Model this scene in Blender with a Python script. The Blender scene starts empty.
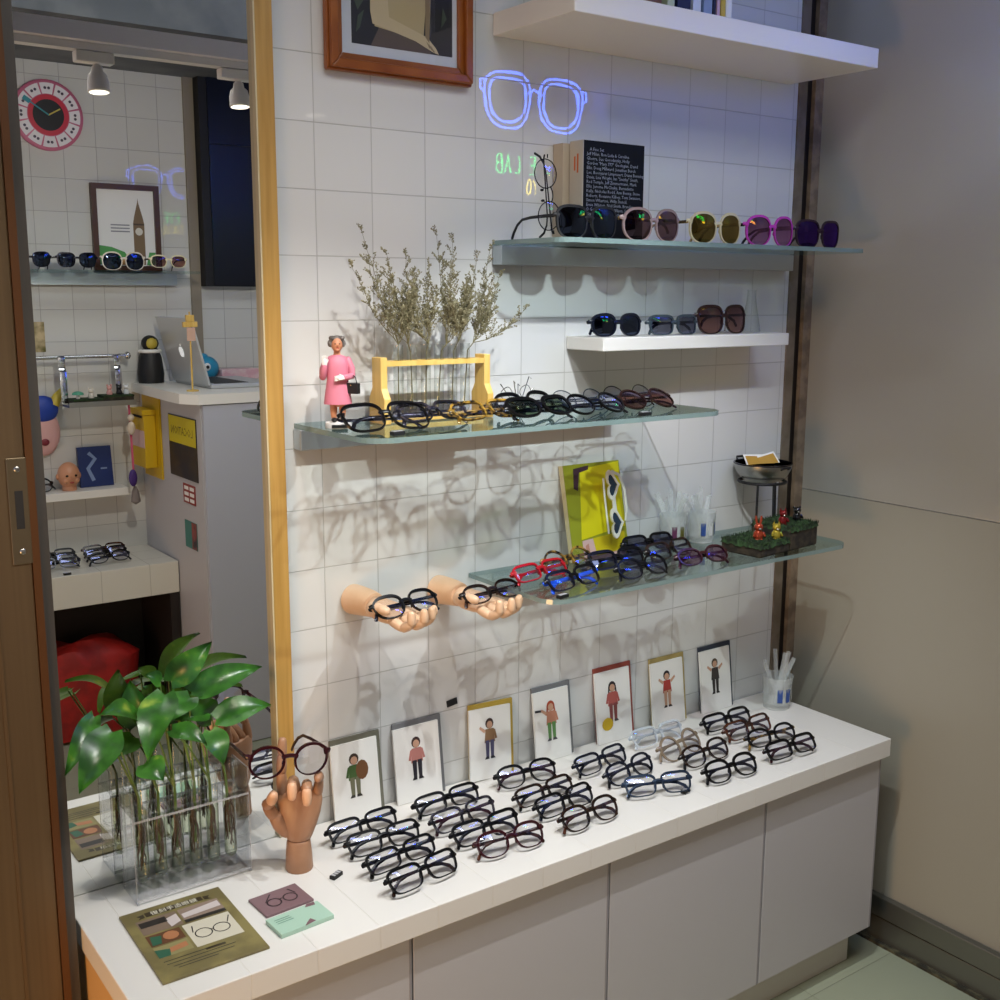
import bpy, bmesh, math, random
from mathutils import Vector, Matrix
random.seed(11)
PI = math.pi
scene = bpy.context.scene
COL = scene.collection

# ------------------------------------------------------------------ materials
def lin(h):
    if isinstance(h, str):
        h = h.lstrip('#'); c = [int(h[i:i+2], 16)/255 for i in (0, 2, 4)]
    else: c = list(h)
    return [x/12.92 if x <= .04045 else ((x+.055)/1.055)**2.4 for x in c] + [1]
MATS = {}
def newmat(name):
    m = bpy.data.materials.new(name); m.use_nodes = True
    nt = m.node_tree; nt.nodes.clear()
    out = nt.nodes.new('ShaderNodeOutputMaterial')
    MATS[name] = m
    return m, nt, out
def pmat(name, col, rough=.5, metal=0, spec=.5, coat=0, emit=None, estr=0, noise=None, bump=0, nscale=30, alpha=1):
    """principled; noise = second colour mixed by a noise texture"""
    if name in MATS: return MATS[name]
    m, nt, out = newmat(name)
    b = nt.nodes.new('ShaderNodeBsdfPrincipled')
    b.inputs['Base Color'].default_value = lin(col)
    b.inputs['Roughness'].default_value = rough
    b.inputs['Metallic'].default_value = metal
    b.inputs['Specular IOR Level'].default_value = spec
    b.inputs['Coat Weight'].default_value = coat
    b.inputs['Alpha'].default_value = alpha
    if emit:
        b.inputs['Emission Color'].default_value = lin(emit); b.inputs['Emission Strength'].default_value = estr
    nt.links.new(b.outputs[0], out.inputs[0])
    if noise or bump:
        tc = nt.nodes.new('ShaderNodeTexCoord'); n = nt.nodes.new('ShaderNodeTexNoise')
        n.inputs['Scale'].default_value = nscale; n.inputs['Detail'].default_value = 4
        nt.links.new(tc.outputs['Object'], n.inputs['Vector'])
        if noise:
            r = nt.nodes.new('ShaderNodeValToRGB')
            r.color_ramp.elements[0].position = .42; r.color_ramp.elements[1].position = .60
            r.color_ramp.elements[0].color = lin(col); r.color_ramp.elements[1].color = lin(noise)
            nt.links.new(n.outputs['Fac'], r.inputs['Fac']); nt.links.new(r.outputs[0], b.inputs['Base Color'])
        if bump:
            bp = nt.nodes.new('ShaderNodeBump'); bp.inputs['Strength'].default_value = bump; bp.inputs['Distance'].default_value = .002
            nt.links.new(n.outputs['Fac'], bp.inputs['Height']); nt.links.new(bp.outputs[0], b.inputs['Normal'])
    return m
def thin(name, tint, f0=.05, gloss=(1, 1, 1), edge=None, rough=0.0, grad=None):
    """thin clear sheet: see-through with a facing-dependent reflection"""
    if name in MATS: return MATS[name]
    m, nt, out = newmat(name)
    lw = nt.nodes.new('ShaderNodeLayerWeight'); lw.inputs['Blend'].default_value = .5
    p = nt.nodes.new('ShaderNodeMath'); p.operation = 'POWER'; p.inputs[1].default_value = 4
    ma = nt.nodes.new('ShaderNodeMath'); ma.operation = 'MULTIPLY_ADD'; ma.inputs[1].default_value = .85; ma.inputs[2].default_value = f0
    nt.links.new(lw.outputs['Facing'], p.inputs[0]); nt.links.new(p.outputs[0], ma.inputs[0])
    t = nt.nodes.new('ShaderNodeBsdfTransparent'); g = nt.nodes.new('ShaderNodeBsdfGlossy')
    t.inputs[0].default_value = lin(tint); g.inputs['Color'].default_value = lin(gloss); g.inputs['Roughness'].default_value = rough
    if edge:
        mx = nt.nodes.new('ShaderNodeMix'); mx.data_type = 'RGBA'
        mx.inputs[6].default_value = lin(tint); mx.inputs[7].default_value = lin(edge)
        nt.links.new(lw.outputs['Facing'], mx.inputs[0]); nt.links.new(mx.outputs[2], t.inputs[0])
    if grad:
        tc = nt.nodes.new('ShaderNodeTexCoord'); sp = nt.nodes.new('ShaderNodeSeparateXYZ'); nt.links.new(tc.outputs['Generated'], sp.inputs[0])
        r = nt.nodes.new('ShaderNodeValToRGB'); r.color_ramp.elements[0].color = lin(grad); r.color_ramp.elements[1].color = lin(tint)
        nt.links.new(sp.outputs['Z'], r.inputs[0]); nt.links.new(r.outputs[0], t.inputs[0])
    mix = nt.nodes.new('ShaderNodeMixShader')
    nt.links.new(ma.outputs[0], mix.inputs[0]); nt.links.new(t.outputs[0], mix.inputs[1]); nt.links.new(g.outputs[0], mix.inputs[2])
    nt.links.new(mix.outputs[0], out.inputs[0])
    return m
def emat(name, col, s):
    if name in MATS: return MATS[name]
    m, nt, out = newmat(name)
    e = nt.nodes.new('ShaderNodeEmission'); e.inputs[0].default_value = lin(col); e.inputs[1].default_value = s
    nt.links.new(e.outputs[0], out.inputs[0]); return m
def tile_mat(name, base, grout, sx=.1, sz=.1, offx=0, offz=.05, axes='xz', rough=.008, wav=.035, mortar=.0009):
    m, nt, out = newmat(name)
    N = nt.nodes.new; L = nt.links.new
    b = N('ShaderNodeBsdfPrincipled'); L(b.outputs[0], out.inputs[0])
    tc = N('ShaderNodeTexCoord'); sp = N('ShaderNodeSeparateXYZ'); L(tc.outputs['Object'], sp.inputs[0])
    cm = N('ShaderNodeCombineXYZ')
    a1 = N('ShaderNodeMath'); a1.operation = 'ADD'; a1.inputs[1].default_value = offx + 20*sx
    a2 = N('ShaderNodeMath'); a2.operation = 'ADD'; a2.inputs[1].default_value = offz + 20*sz
    L(sp.outputs[axes[0].upper()], a1.inputs[0]); L(sp.outputs[axes[1].upper()], a2.inputs[0])
    L(a1.outputs[0], cm.inputs[0]); L(a2.outputs[0], cm.inputs[1])
    br = N('ShaderNodeTexBrick'); br.offset = 0; br.squash = 1
    br.inputs['Scale'].default_value = 1; br.inputs['Brick Width'].default_value = sx; br.inputs['Row Height'].default_value = sz
    br.inputs['Mortar Size'].default_value = mortar; br.inputs['Mortar Smooth'].default_value = .35
    c1 = lin(base); c2 = [min(1, x*.96) for x in c1[:3]]+[1]
    br.inputs['Color1'].default_value = c1; br.inputs['Color2'].default_value = c2; br.inputs['Mortar'].default_value = lin(grout)
    L(cm.outputs[0], br.inputs['Vector']); L(br.outputs['Color'], b.inputs['Base Color'])
    b.inputs['Roughness'].default_value = rough
    rr = N('ShaderNodeMath'); rr.operation = 'MULTIPLY_ADD'; rr.inputs[1].default_value = .5; rr.inputs[2].default_value = rough
    L(br.outputs['Fac'], rr.inputs[0]); L(rr.outputs[0], b.inputs['Roughness'])
    n = N('ShaderNodeTexNoise'); n.inputs['Scale'].default_value = 26; n.inputs['Detail'].default_value = 1; L(tc.outputs['Object'], n.inputs['Vector'])
    b1 = N('ShaderNodeBump'); b1.inputs['Strength'].default_value = wav; b1.inputs['Distance'].default_value = .002
    L(n.outputs['Fac'], b1.inputs['Height'])
    b2 = N('ShaderNodeBump'); b2.invert = True; b2.inputs['Strength'].default_value = .6; b2.inputs['Distance'].default_value = .0015
    L(br.outputs['Fac'], b2.inputs['Height']); L(b1.outputs[0], b2.inputs['Normal']); L(b2.outputs[0], b.inputs['Normal'])
    return m
def wood_mat(name, c1, c2, rough=.35, scale=8, stretch=(1, 1, 14)):
    if name in MATS: return MATS[name]
    m, nt, out = newmat(name)
    N = nt.nodes.new; L = nt.links.new
    b = N('ShaderNodeBsdfPrincipled'); L(b.outputs[0], out.inputs[0]); b.inputs['Roughness'].default_value = rough
    tc = N('ShaderNodeTexCoord'); mp = N('ShaderNodeMapping'); mp.inputs['Scale'].default_value = [scale*8/s for s in stretch]
    L(tc.outputs['Object'], mp.inputs[0]); n = N('ShaderNodeTexNoise'); n.inputs['Scale'].default_value = 1.5; n.inputs['Detail'].default_value = 6
    L(mp.outputs[0], n.inputs['Vector']); r = N('ShaderNodeValToRGB')
    r.color_ramp.elements[0].position = .3; r.color_ramp.elements[1].position = .7
    r.color_ramp.elements[0].color = lin(c1); r.color_ramp.elements[1].color = lin(c2)
    L(n.outputs['Fac'], r.inputs[0]); L(r.outputs[0], b.inputs['Base Color']); return m

WHITE_LAM = pmat('white_laminate', '#e6e3dc', .35)
DOOR_LAM = pmat('grey_white_laminate', '#b7b5b8', .42)
GAP = pmat('dark_gap', '#1a1817', .8)
BLACK = pmat('black_acetate', '#050507', .28, spec=.3)
BLACKM = pmat('matte_black', '#0b0b0d', .55)
CHROME = pmat('chrome', '#d8d8d8', .12, 1)
STEEL = pmat('brushed_steel', '#a9a7a2', .32, 1)
ALU = pmat('aluminium', '#b9c0c4', .38, .85)
GOLD = pmat('gold_metal', '#cfae78', .2, 1)
GUN = pmat('gunmetal', '#34343c', .25, .9)
TORT = pmat('dark_tortoise', '#100807', .22, noise='#2e1a10', nscale=60)
TORTY = pmat('yellow_tortoise', '#140e0b', .2, noise='#a07c30', nscale=80)
TORTB = pmat('blue_tortoise', '#0c0b14', .22, noise='#39363f', nscale=60)
BROWN = pmat('brown_acetate', '#28110b', .22, noise='#4f2a1a', nscale=40)
BURG = pmat('burgundy_acetate', '#300b12', .2)
REDA = pmat('red_acetate', '#a3121f', .2)
NAVY = pmat('navy_acetate', '#0d1424', .18)
STEELBL = pmat('steel_blue_metal', '#2c3a4e', .3, .6)
BLUET = pmat('blue_acetate', '#1b4fd0', .25)
CLEARF = pmat('clear_acetate', '#cfd8e0', .12, alpha=.55)
BEIGE = pmat('beige_acetate', '#8b7a66', .2, alpha=.85)
GREYF = pmat('smoke_grey_acetate', '#39454f', .15, alpha=.9)
MAUVE = pmat('mauve_acetate', '#9c8686', .25)
CREAM = pmat('cream_acetate', '#e0d6b0', .25)
PINK = pmat('pink_acetate', '#c13fb4', .22)
PURP = pmat('plum_acetate', '#2a1026', .2)
ROSE = pmat('rose_brown_acetate', '#2b1513', .2)
LCLEAR = thin('clear_lens', (.97, .97, .97), .15, (.72, .76, 1))
LSMOKE = thin('smoke_lens', (.42, .42, .46), .10, (.75, .8, 1))
LDARK = thin('dark_lens', (.07, .06, .06), .09, (.7, .8, 1))
LBROWN = thin('brown_lens', (.36, .20, .15), .08, (.9, .85, 1), grad=(.72, .52, .45))
LMAUVE = thin('mauve_lens', (.38, .27, .27), .10, (.9, .8, .9))
LROSE = thin('rose_lens', (.80, .66, .70), .12, (.8, .6, .9))
LGOLD = thin('gold_lens', (.32, .25, .10), .12, (1, .9, .6))
LPINK = thin('pink_lens', (.30, .20, .28), .12, (1, .7, 1), grad=(.62, .45, .55))
LPURP = thin('violet_lens', (.12, .06, .24), .14, (.6, .4, 1))
LGREEN = thin('green_lens', (.45, .52, .40), .10, (.8, .9, 1))
SHELFGL = thin('shelf_glass', (.975, .985, .985), .05, (.95, 1, 1), edge=(.86, .91, .90))
GLEDGE = pmat('shelf_glass_edge', '#7d9492', .12, spec=.8, alpha=.8)
TUBEGL = thin('tube_glass', (.985, .99, .985), .04, (1, 1, 1), edge=(.85, .87, .86))
ACRYL = thin('clear_acrylic', (.985, .985, .99), .06, (1, 1, 1), edge=(.93, .94, .95))
ACRE = pmat('acrylic_edge', '#cfd3d6', .15, alpha=.35)
WATER = thin('water', (.97, .98, .95), .04, (1, 1, 1), edge=(.80, .82, .74))
PAPER = pmat('white_paper', '#e9e8e4', .7)
SKINW = pmat('pale_wood', '#d8b595', .45, noise='#cfa985', nscale=12)
TANW = pmat('tan_wood', '#ad8263', .42, noise='#a07556', nscale=14)
TANL = pmat('pale_wood_tip', '#d9aa86', .42)
PINE = wood_mat('pine_wood', '#c9a24e', '#dcbb6c', .45)

# ------------------------------------------------------------------ mesh builder
class MB:
    def __init__(s): s.v = []; s.f = []; s.m = []; s.mi = 0
    def mat(s, i): s.mi = i; return s
    def add(s, vs, fs):
        o = len(s.v); s.v += [tuple(p) for p in vs]
        for f in fs: s.f.append([i+o for i in f]); s.m.append(s.mi)
        return s
    def box(s, x0, x1, y0, y1, z0, z1, M=None):
        vs = [(x, y, z) for z in (z0, z1) for y in (y0, y1) for x in (x0, x1)]
        if M: vs = [M @ Vector(p) for p in vs]
        return s.add(vs, [(0, 2, 3, 1), (4, 5, 7, 6), (0, 1, 5, 4), (2, 6, 7, 3), (0, 4, 6, 2), (1, 3, 7, 5)])
    def poly(s, pts): return s.add(pts, [list(range(len(pts)))])
    def prism(s, pts, d):          # pts 3D loop, extruded by vector d
        n = len(pts); d = Vector(d); a = [Vector(p) for p in pts]
        return s.add(a+[p+d for p in a], [list(range(n))[::-1], list(range(n, 2*n))]+[(i, (i+1) % n, n+(i+1) % n, n+i) for i in range(n)])
    def sweep(s, pts, rad, seg=8, lat=None, cap=True, M=None, closed=False):
        """tube through pts; rad = r or (ra,rb); lat = fixed lateral direction for ra"""
        P = [Vector(p) for p in pts]; n = len(P)
        if not isinstance(rad, list): rad = [rad]*n
        vs = []
        prev = None
        for i in range(n):
            if closed: t = (P[(i+1) % n]-P[i-1]).normalized()
            else: t = (P[min(i+1, n-1)]-P[max(i-1, 0)]).normalized()
            if lat is not None: a = Vector(lat); a = (a-t*a.dot(t)).normalized()
            elif prev is None:
                a = t.orthogonal().normalized()
            else:
                a = (prev-t*prev.dot(t)); a = a.normalized() if a.length > 1e-6 else t.orthogonal().normalized()
            prev = a; b = t.cross(a)
            r = rad[i]; ra, rb = r if isinstance(r, tuple) else (r, r)
            for k in range(seg):
                th = 2*PI*(k+.5)/seg
                q = P[i]+a*(math.cos(th)*ra)+b*(math.sin(th)*rb)
                vs.append(M @ q if M else q)
        fs = []
        for i in range(n if closed else n-1):
            j = (i+1) % n
            for k in range(seg):
                l = (k+1) % seg
                fs.append((i*seg+k, i*seg+l, j*seg+l, j*seg+k))
        if cap and not closed:
            fs.append(list(range(seg))[::-1]); fs.append([(n-1)*seg+k for k in range(seg)])
        return s.add(vs, fs)
    def capsule(s, pts, rads, seg=10, lat=None):
        """sweep with rounded ends"""
        P = [Vector(p) for p in pts]
        def sc(r, f): return (r[0]*f, r[1]*f) if isinstance(r, tuple) else r*f
        def mx(r): return max(r) if isinstance(r, tuple) else r
        t0 = (P[0]-P[1]).normalized(); t1 = (P[-1]-P[-2]).normalized()
        r0, r1 = mx(rads[0])*.8, mx(rads[-1])*.8
        A = [(P[0]+t0*r0*math.sin(a), sc(rads[0], math.cos(a))) for a in (1.45, 1.05, .6)]
        B = [(P[-1]+t1*r1*math.sin(a), sc(rads[-1], math.cos(a))) for a in (.6, 1.05, 1.45)]
        L = A+list(zip(P, rads))+B
        return s.sweep([q[0] for q in L], [q[1] for q in L], seg, lat)
    def lathe(s, prof, c=(0, 0, 0), seg=20, M=None):
        c = Vector(c); n = len(prof); vs = []
        for r, z in prof:
            for k in range(seg):
                th = 2*PI*k/seg; q = c+Vector((r*math.cos(th), r*math.sin(th), z)); vs.append(M @ q if M else q)
        fs = [(i*seg+k, i*seg+(k+1) % seg, (i+1)*seg+(k+1) % seg, (i+1)*seg+k) for i in range(n-1) for k in range(seg)]
        if prof[0][0] > 1e-5: fs.append(list(range(seg))[::-1])
        if prof[-1][0] > 1e-5: fs.append([(n-1)*seg+k for k in range(seg)])
        return s.add(vs, fs)
    def ball(s, c, r, seg=12, rings=8, M=None):
        if not isinstance(r, (tuple, list)): r = (r, r, r)
        vs = []; fs = []
        for i in range(rings+1):
            ph = -PI/2+PI*i/rings
            for k in range(seg):
                th = 2*PI*k/seg
                q = Vector((c[0]+r[0]*math.cos(ph)*math.cos(th), c[1]+r[1]*math.cos(ph)*math.sin(th), c[2]+r[2]*math.sin(ph)))
                vs.append(M @ q if M else q)
        for i in range(rings):
            for k in range(seg): fs.append((i*seg+k, i*seg+(k+1) % seg, (i+1)*seg+(k+1) % seg, (i+1)*seg+k))
        return s.add(vs, fs)
    def disc(s, c, r, n=(0, -1, 0), seg=24, a0=0, a1=2*PI, r0=0, xdir=(1, 0, 0)):
        n = Vector(n).normalized(); x = Vector(xdir); y = n.cross(x)*-1; c = Vector(c)
        full = abs(a1-a0-2*PI) < 1e-6; k = seg if full else seg+1
        ring = [c+x*(r*math.cos(a0+(a1-a0)*i/seg))+y*(r*math.sin(a0+(a1-a0)*i/seg)) for i in range(k)]
        if r0 <= 0:
            return s.poly(ring if full else ring+[c])
        inn = [c+x*(r0*math.cos(a0+(a1-a0)*i/seg))+y*(r0*math.sin(a0+(a1-a0)*i/seg)) for i in range(k)]
        return s.add(ring+inn, [(i, (i+1) % k, k+(i+1) % k, k+i) for i in range(seg)])
    def build(s, name, mats, parent=None, smooth=True, bev=0, loc=None, ang=40):
        me = bpy.data.meshes.new(name); me.from_pydata(s.v, [], s.f)
        for m in (mats if isinstance(mats, (list, tuple)) else [mats]): me.materials.append(m)
        me.polygons.foreach_set('material_index', s.m)
        bm = bmesh.new(); bm.from_mesh(me); bmesh.ops.recalc_face_normals(bm, faces=bm.faces); bm.to_mesh(me); bm.free()
        if smooth: me.polygons.foreach_set('use_smooth', [True]*len(me.polygons))
        me.update()
        if smooth: me.set_sharp_from_angle(angle=math.radians(ang))
        o = bpy.data.objects.new(name, me); COL.objects.link(o)
        if parent: o.parent = parent
        if loc: o.location = loc
        if bev:
            b = o.modifiers.new('bevel', 'BEVEL'); b.width = bev; b.segments = 2; b.limit_method = 'ANGLE'; b.angle_limit = math.radians(35)
        return o
def tag(o, label=None, cat=None, group=None, kind=None):
    if label: o['label'] = label
    if cat: o['category'] = cat
    if group: o['group'] = group
    if kind: o['kind'] = kind
    return o
def thing(name, label, cat, loc=(0, 0, 0), rz=0, group=None):
    o = bpy.data.objects.new(name, None); COL.objects.link(o); o.empty_display_size = .02
    o.location = loc; o.rotation_euler = (0, 0, rz)
    return tag(o, label, cat, group)
def copy_tree(o, parent=None):
    c = o.copy(); COL.objects.link(c)
    if parent: c.parent = parent
    for ch in list(o.children): copy_tree(ch, c)
    return c
def struct(o): o['kind'] = 'structure'; return o
def text_mesh(txt, size, name, mat, parent=None, M=None, align='LEFT', extrude=0, bevel=0, res=3):
    cu = bpy.data.curves.new(name, 'FONT'); cu.body = txt; cu.size = size; cu.align_x = align; cu.extrude = extrude; cu.resolution_u = res
    to = bpy.data.objects.new(name, cu); COL.objects.link(to)
    dg = bpy.context.evaluated_depsgraph_get()
    me = bpy.data.meshes.new_from_object(to.evaluated_get(dg)); bpy.data.objects.remove(to); bpy.data.curves.remove(cu)
    me.materials.clear(); me.materials.append(mat)
    if M: me.transform(M)
    o = bpy.data.objects.new(name, me); COL.objects.link(o)
    if parent: o.parent = parent
    return o
UP = Matrix.Rotation(PI/2, 4, 'X')      # text lying in XY -> standing, facing -y
def T(x, y, z): return Matrix.Translation((x, y, z))

ZC = .508     # display counter top
ZB, ZW, ZD, ZE = 1.483, 1.317, 1.191, .900   # shelf tops: upper glass, white ledge, middle glass, lower glass

# ------------------------------------------------------------------ room shell
def build_room():
    tile = tile_mat('white_wall_tiles', '#d9dad8', '#b4b4b1')
    struct(MB().box(-1.5, 1.112, 0, .08, 0, 2.4).build('wall_back', tile, smooth=False))
    tile2 = tile_mat('white_wall_tiles_opposite', '#d3d2cc', '#9f9d98', offz=.065)
    struct(MB().box(-1.5, 1.3, -2.18, -2.10, 0, 2.4).build('wall_front', tile2, smooth=False))
    fl = tile_mat('pale_floor', '#9aa08a', '#7d826e', .6, .6, .3, .33, 'xy', .25, .05, .001)
    struct(MB().box(-2.2, 1.4, -2.2, .2, -.05, 0).build('floor', fl, smooth=False))
    ce = pmat('concrete', '#6d6f70', .8, noise='#54575a', nscale=5, bump=.3)
    struct(MB().box(-1.5, 1.4, -2.2, .1, 2.4, 2.45).build('ceiling', ce, smooth=False))
    # frosted glass wall on the right
    m, nt, out = newmat('frosted_glass_film')
    N = nt.nodes.new; L = nt.links.new
    b = N('ShaderNodeBsdfPrincipled'); L(b.outputs[0], out.inputs[0])
    b.inputs['Base Color'].default_value = lin('#a19e94'); b.inputs['Roughness'].default_value = .22; b.inputs['Specular IOR Level'].default_value = .6
    m2 = pmat('frosted_glass_lower', '#9a978a', .36, spec=.4)
    g = MB().box(1.186, 1.205, -2.1, .02, .967, 2.4); g.mat(1).box(1.186, 1.205, -2.1, .02, 0, .9655)
    struct(g.build('wall_right', [m, m2], smooth=False))
    # metal kick rail at the foot of the glass
    rail = pmat('dull_steel', '#7d7e78', .35, .8)
    g = MB().box(1.168, 1.185, -2.1, -.02, .062, .108).box(1.173, 1.185, -2.1, -.02, .0, .058)
    struct(g.build('baseboard_right', rail, smooth=False, bev=.002))
    struct(MB().box(1.160, 1.1725, -2.1, -.02, .0, .006).build('trim_1', pmat('dark_foot_strip', '#2c2a20', .9, noise='#55513c', nscale=40), smooth=False))  # dark mottled strip where the rail meets the floor
    # dark channel between the tiles and the glass
    g = MB().box(1.112, 1.137, -.004, .05, 0, 2.4)
    g.mat(1).box(1.137, 1.160, .004, .05, 0, 2.4)
    g.mat(2).box(1.160, 1.1855, -.006, .05, 0, 2.4)
    struct(g.build('trim_2', [pmat('brown_strip', '#6a5e4c', .5, noise='#7c7060', nscale=20), pmat('dark_seal', '#140f0d', .35), pmat('beige_seal', '#8c7a64', .5, noise='#6f5f4e', nscale=30)], smooth=False))
build_room()

def build_mirror():
    m, nt, out = newmat('mirror_glass')
    g = nt.nodes.new('ShaderNodeBsdfGlossy'); g.inputs['Roughness'].default_value = 0; g.inputs['Color'].default_value = (.86, .88, .87, 1)
    nt.links.new(g.outputs[0], out.inputs[0])
    r = thing('wall_mirror', 'tall frameless wall mirror reflecting the opposite side of the shop', 'mirror', (-.27, 0, ZC))
    MB().box(-.19, .171, -.005, -.0005, -.004, 1.86).build('mirror_glass', m, r, smooth=False)
    w = wood_mat('ochre_wood', '#a9823f', '#c39b55', .4, stretch=(1, 1, 20))
    pale = pmat('pale_edge', '#c9bd9a', .4)
    g = MB().box(.1715, .200, -.014, -.0005, 0.001, 1.86)
    g.build('edge_batten', w, r, smooth=False, bev=.001)
    MB().box(.1690, .1714, -.016, -.0005, .001, 1.86).build('metal_edge', pale, r, smooth=False)
build_mirror()

def build_door():
    brown, nt, out = newmat('bronze_metal')
    N = nt.nodes.new; L = nt.links.new
    b = N('ShaderNodeBsdfPrincipled'); L(b.outputs[0], out.inputs[0])
    b.inputs['Metallic'].default_value = .55; b.inputs['Roughness'].default_value = .34
    tc = N('ShaderNodeTexCoord'); mp = N('ShaderNodeMapping'); mp.inputs['Scale'].default_value = (120, 10, 1.2); L(tc.outputs['Object'], mp.inputs[0])
    n = N('ShaderNodeTexNoise'); n.inputs['Scale'].default_value = 1; n.inputs['Detail'].default_value = 3; L(mp.outputs[0], n.inputs['Vector'])
    r = N('ShaderNodeValToRGB'); r.color_ramp.elements[0].color = lin('#5b4a36'); r.color_ramp.elements[1].color = lin('#766248')
    L(n.outputs['Fac'], r.inputs[0]); L(r.outputs[0], b.inputs['Base Color'])
    d = MB().box(-1.3, -.476, -.105, -.062, .006, 2.38).build('door_1', brown, smooth=False, bev=.002)
    struct(d)
    MB().box(-.4758, -.466, -.107, -.06, .006, 2.38).build('edge_strip', pmat('rust_edge', '#5c3a1e', .4, .4), d, smooth=False)
    MB().box(-.4657, -.452, -.100, -.06, .006, 2.38).build('grey_strip', pmat('grey_edge', '#54504c', .35, .5), d, smooth=False)
    MB().box(-.526, -.521, -.1062, -.105, .006, 2.38).build('seam', pmat('seam_brown', '#4d3a22', .5), d, smooth=False)
    lp = MB().box(-.5, -.475, -.1075, -.105, 1.045, 1.185).build('lock_plate', pmat('bronze_plate', '#6e614c', .3, .7), d, smooth=False, bev=.002)
    MB().box(-.492, -.482, -.1078, -.1075, 1.092, 1.142).build('lock_slot', GAP, lp, smooth=False)
    for z in (1.062, 1.170): MB().ball((-.487, -.1075, z), (.004, .0015, .004)).build('screw', STEEL, lp)
build_door()

# ------------------------------------------------------------------ counter
def build_counter():
    x0, x1 = -.440, 1.092
    top = tile_mat('white_counter_boards', '#e2dfd9', '#dad6ce', .098, 1, 0, .5, 'xy', .22, .02, .0009)
    o = MB().box(x0-.004, x1, -.340, -.0053, ZC-.038, ZC).build('countertop', top, smooth=False, bev=.0015)
    tag(o, 'long white display countertop below the tiled wall, covered in eyeglasses', 'countertop')
    r = thing('display_cabinet', 'low white four-door cabinet under the long display countertop', 'cabinet', (0, 0, 0))
    MB().box(x0, x1-.006, -.305, -.008, .085, ZC-.0385).build('carcass', [pmat('warm_lit_side', '#c9a06a', .45)], r, smooth=False)  # tan tone carries the warm light on the white cabinet's left side
    xs = [x0, -.036, .350, .738, x1-.006]
    for i in range(4):
        d = MB().box(xs[i]+(.0015 if i else 0), xs[i+1]-.0015, -.325, -.3055, .086, ZC-.044).build('door', DOOR_LAM, r, smooth=False, bev=.001)
        MB().box(xs[i+1]-.006, xs[i+1]-.002, -.3256, -.325, .087, ZC-.046).build('edge_trim', pmat('grey_edge_trim', '#8f8d92', .4), d, smooth=False)
    MB().box(x0+.01, x1-.03, -.29, -.27, .001, .0845).build('kick_plate', pmat('kick_white', '#bdbcb8', .45), r, smooth=False)
    g = MB().box(x0+.01, x0+.03, -.269, -.02, .001, .0845).box(x1-.03, x1-.01, -.25, -.02, .001, .0845)
    g.build('base_panel', GAP, r, smooth=False)
build_counter()

# ------------------------------------------------------------------ shelves
def rounded_rect(x0, x1, y0, y1, r, corners):
    """corner radii for (x0,y0),(x1,y0) front corners"""
    pts = []
    def arc(cx, cy, a0, a1): 
        for i in range(7):
            a = a0+(a1-a0)*i/6; pts.append((cx+r*math.cos(a), cy+r*math.sin(a)))
    pts += [(x0, y1)]
    if corners[0]: arc(x0+r, y0+r, PI, 1.5*PI)
    else: pts.append((x0, y0))
    if corners[1]: arc(x1-r, y0+r, 1.5*PI, 2*PI)
    else: pts.append((x1, y0))
    pts += [(x1, y1)]
    return pts
def glass_shelf(label, x0, x1, rx0, rx1, depth, ztop, r=.035):
    t = thing('glass_shelf', label, 'shelf', ((x0+x1)/2, 0, ztop-.008))
    dx = -(x0+x1)/2
    pts = rounded_rect(x0+dx, x1+dx, -depth, -.0015, r, (1, 1))
    n = len(pts); g = MB()
    g.poly([(x, y, .008) for x, y in pts]); g.poly([(x, y, 0) for x, y in pts][::-1])
    g.mat(1)
    for i in range(n):
        a, b = pts[i], pts[(i+1) % n]; g.poly([(a[0], a[1], 0), (b[0], b[1], 0), (b[0], b[1], .008), (a[0], a[1], .008)])
    g.build('glass_plate', [SHELFGL, GLEDGE], t, smooth=False)
    MB().box(rx0+dx, rx1+dx, -.028, -.0015, -.033, -.0005).build('rail', ALU, t, smooth=False, bev=.0015)
    return t
glass_shelf('upper glass shelf on an aluminium rail, holding large sunglasses and a black book', .335, 1.118, .335, 1.092, .195, ZB, .03)
glass_shelf('middle glass shelf on an aluminium rail, holding the pink figurine and dried flowers', -.048, .676, -.050, .605, .245, ZD, .04)
glass_shelf('lower glass shelf holding the yellow magazine and the moss block', .285, 1.060, .335, .95, .240, ZE, .04)
o = MB().box(.335, 1.082, -.215, -.001, 1.817, 1.853).build('floating_shelf', WHITE_LAM, smooth=False, bev=.0015)
tag(o, 'thick white floating shelf at the top of the wall, carrying books', 'shelf')
o = MB().box(.503, .998, -.104, -.001, 1.293, ZW).build('wall_ledge', WHITE_LAM, smooth=False, bev=.0015)
tag(o, 'narrow white wall ledge carrying three pairs of dark sunglasses', 'shelf')

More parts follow.
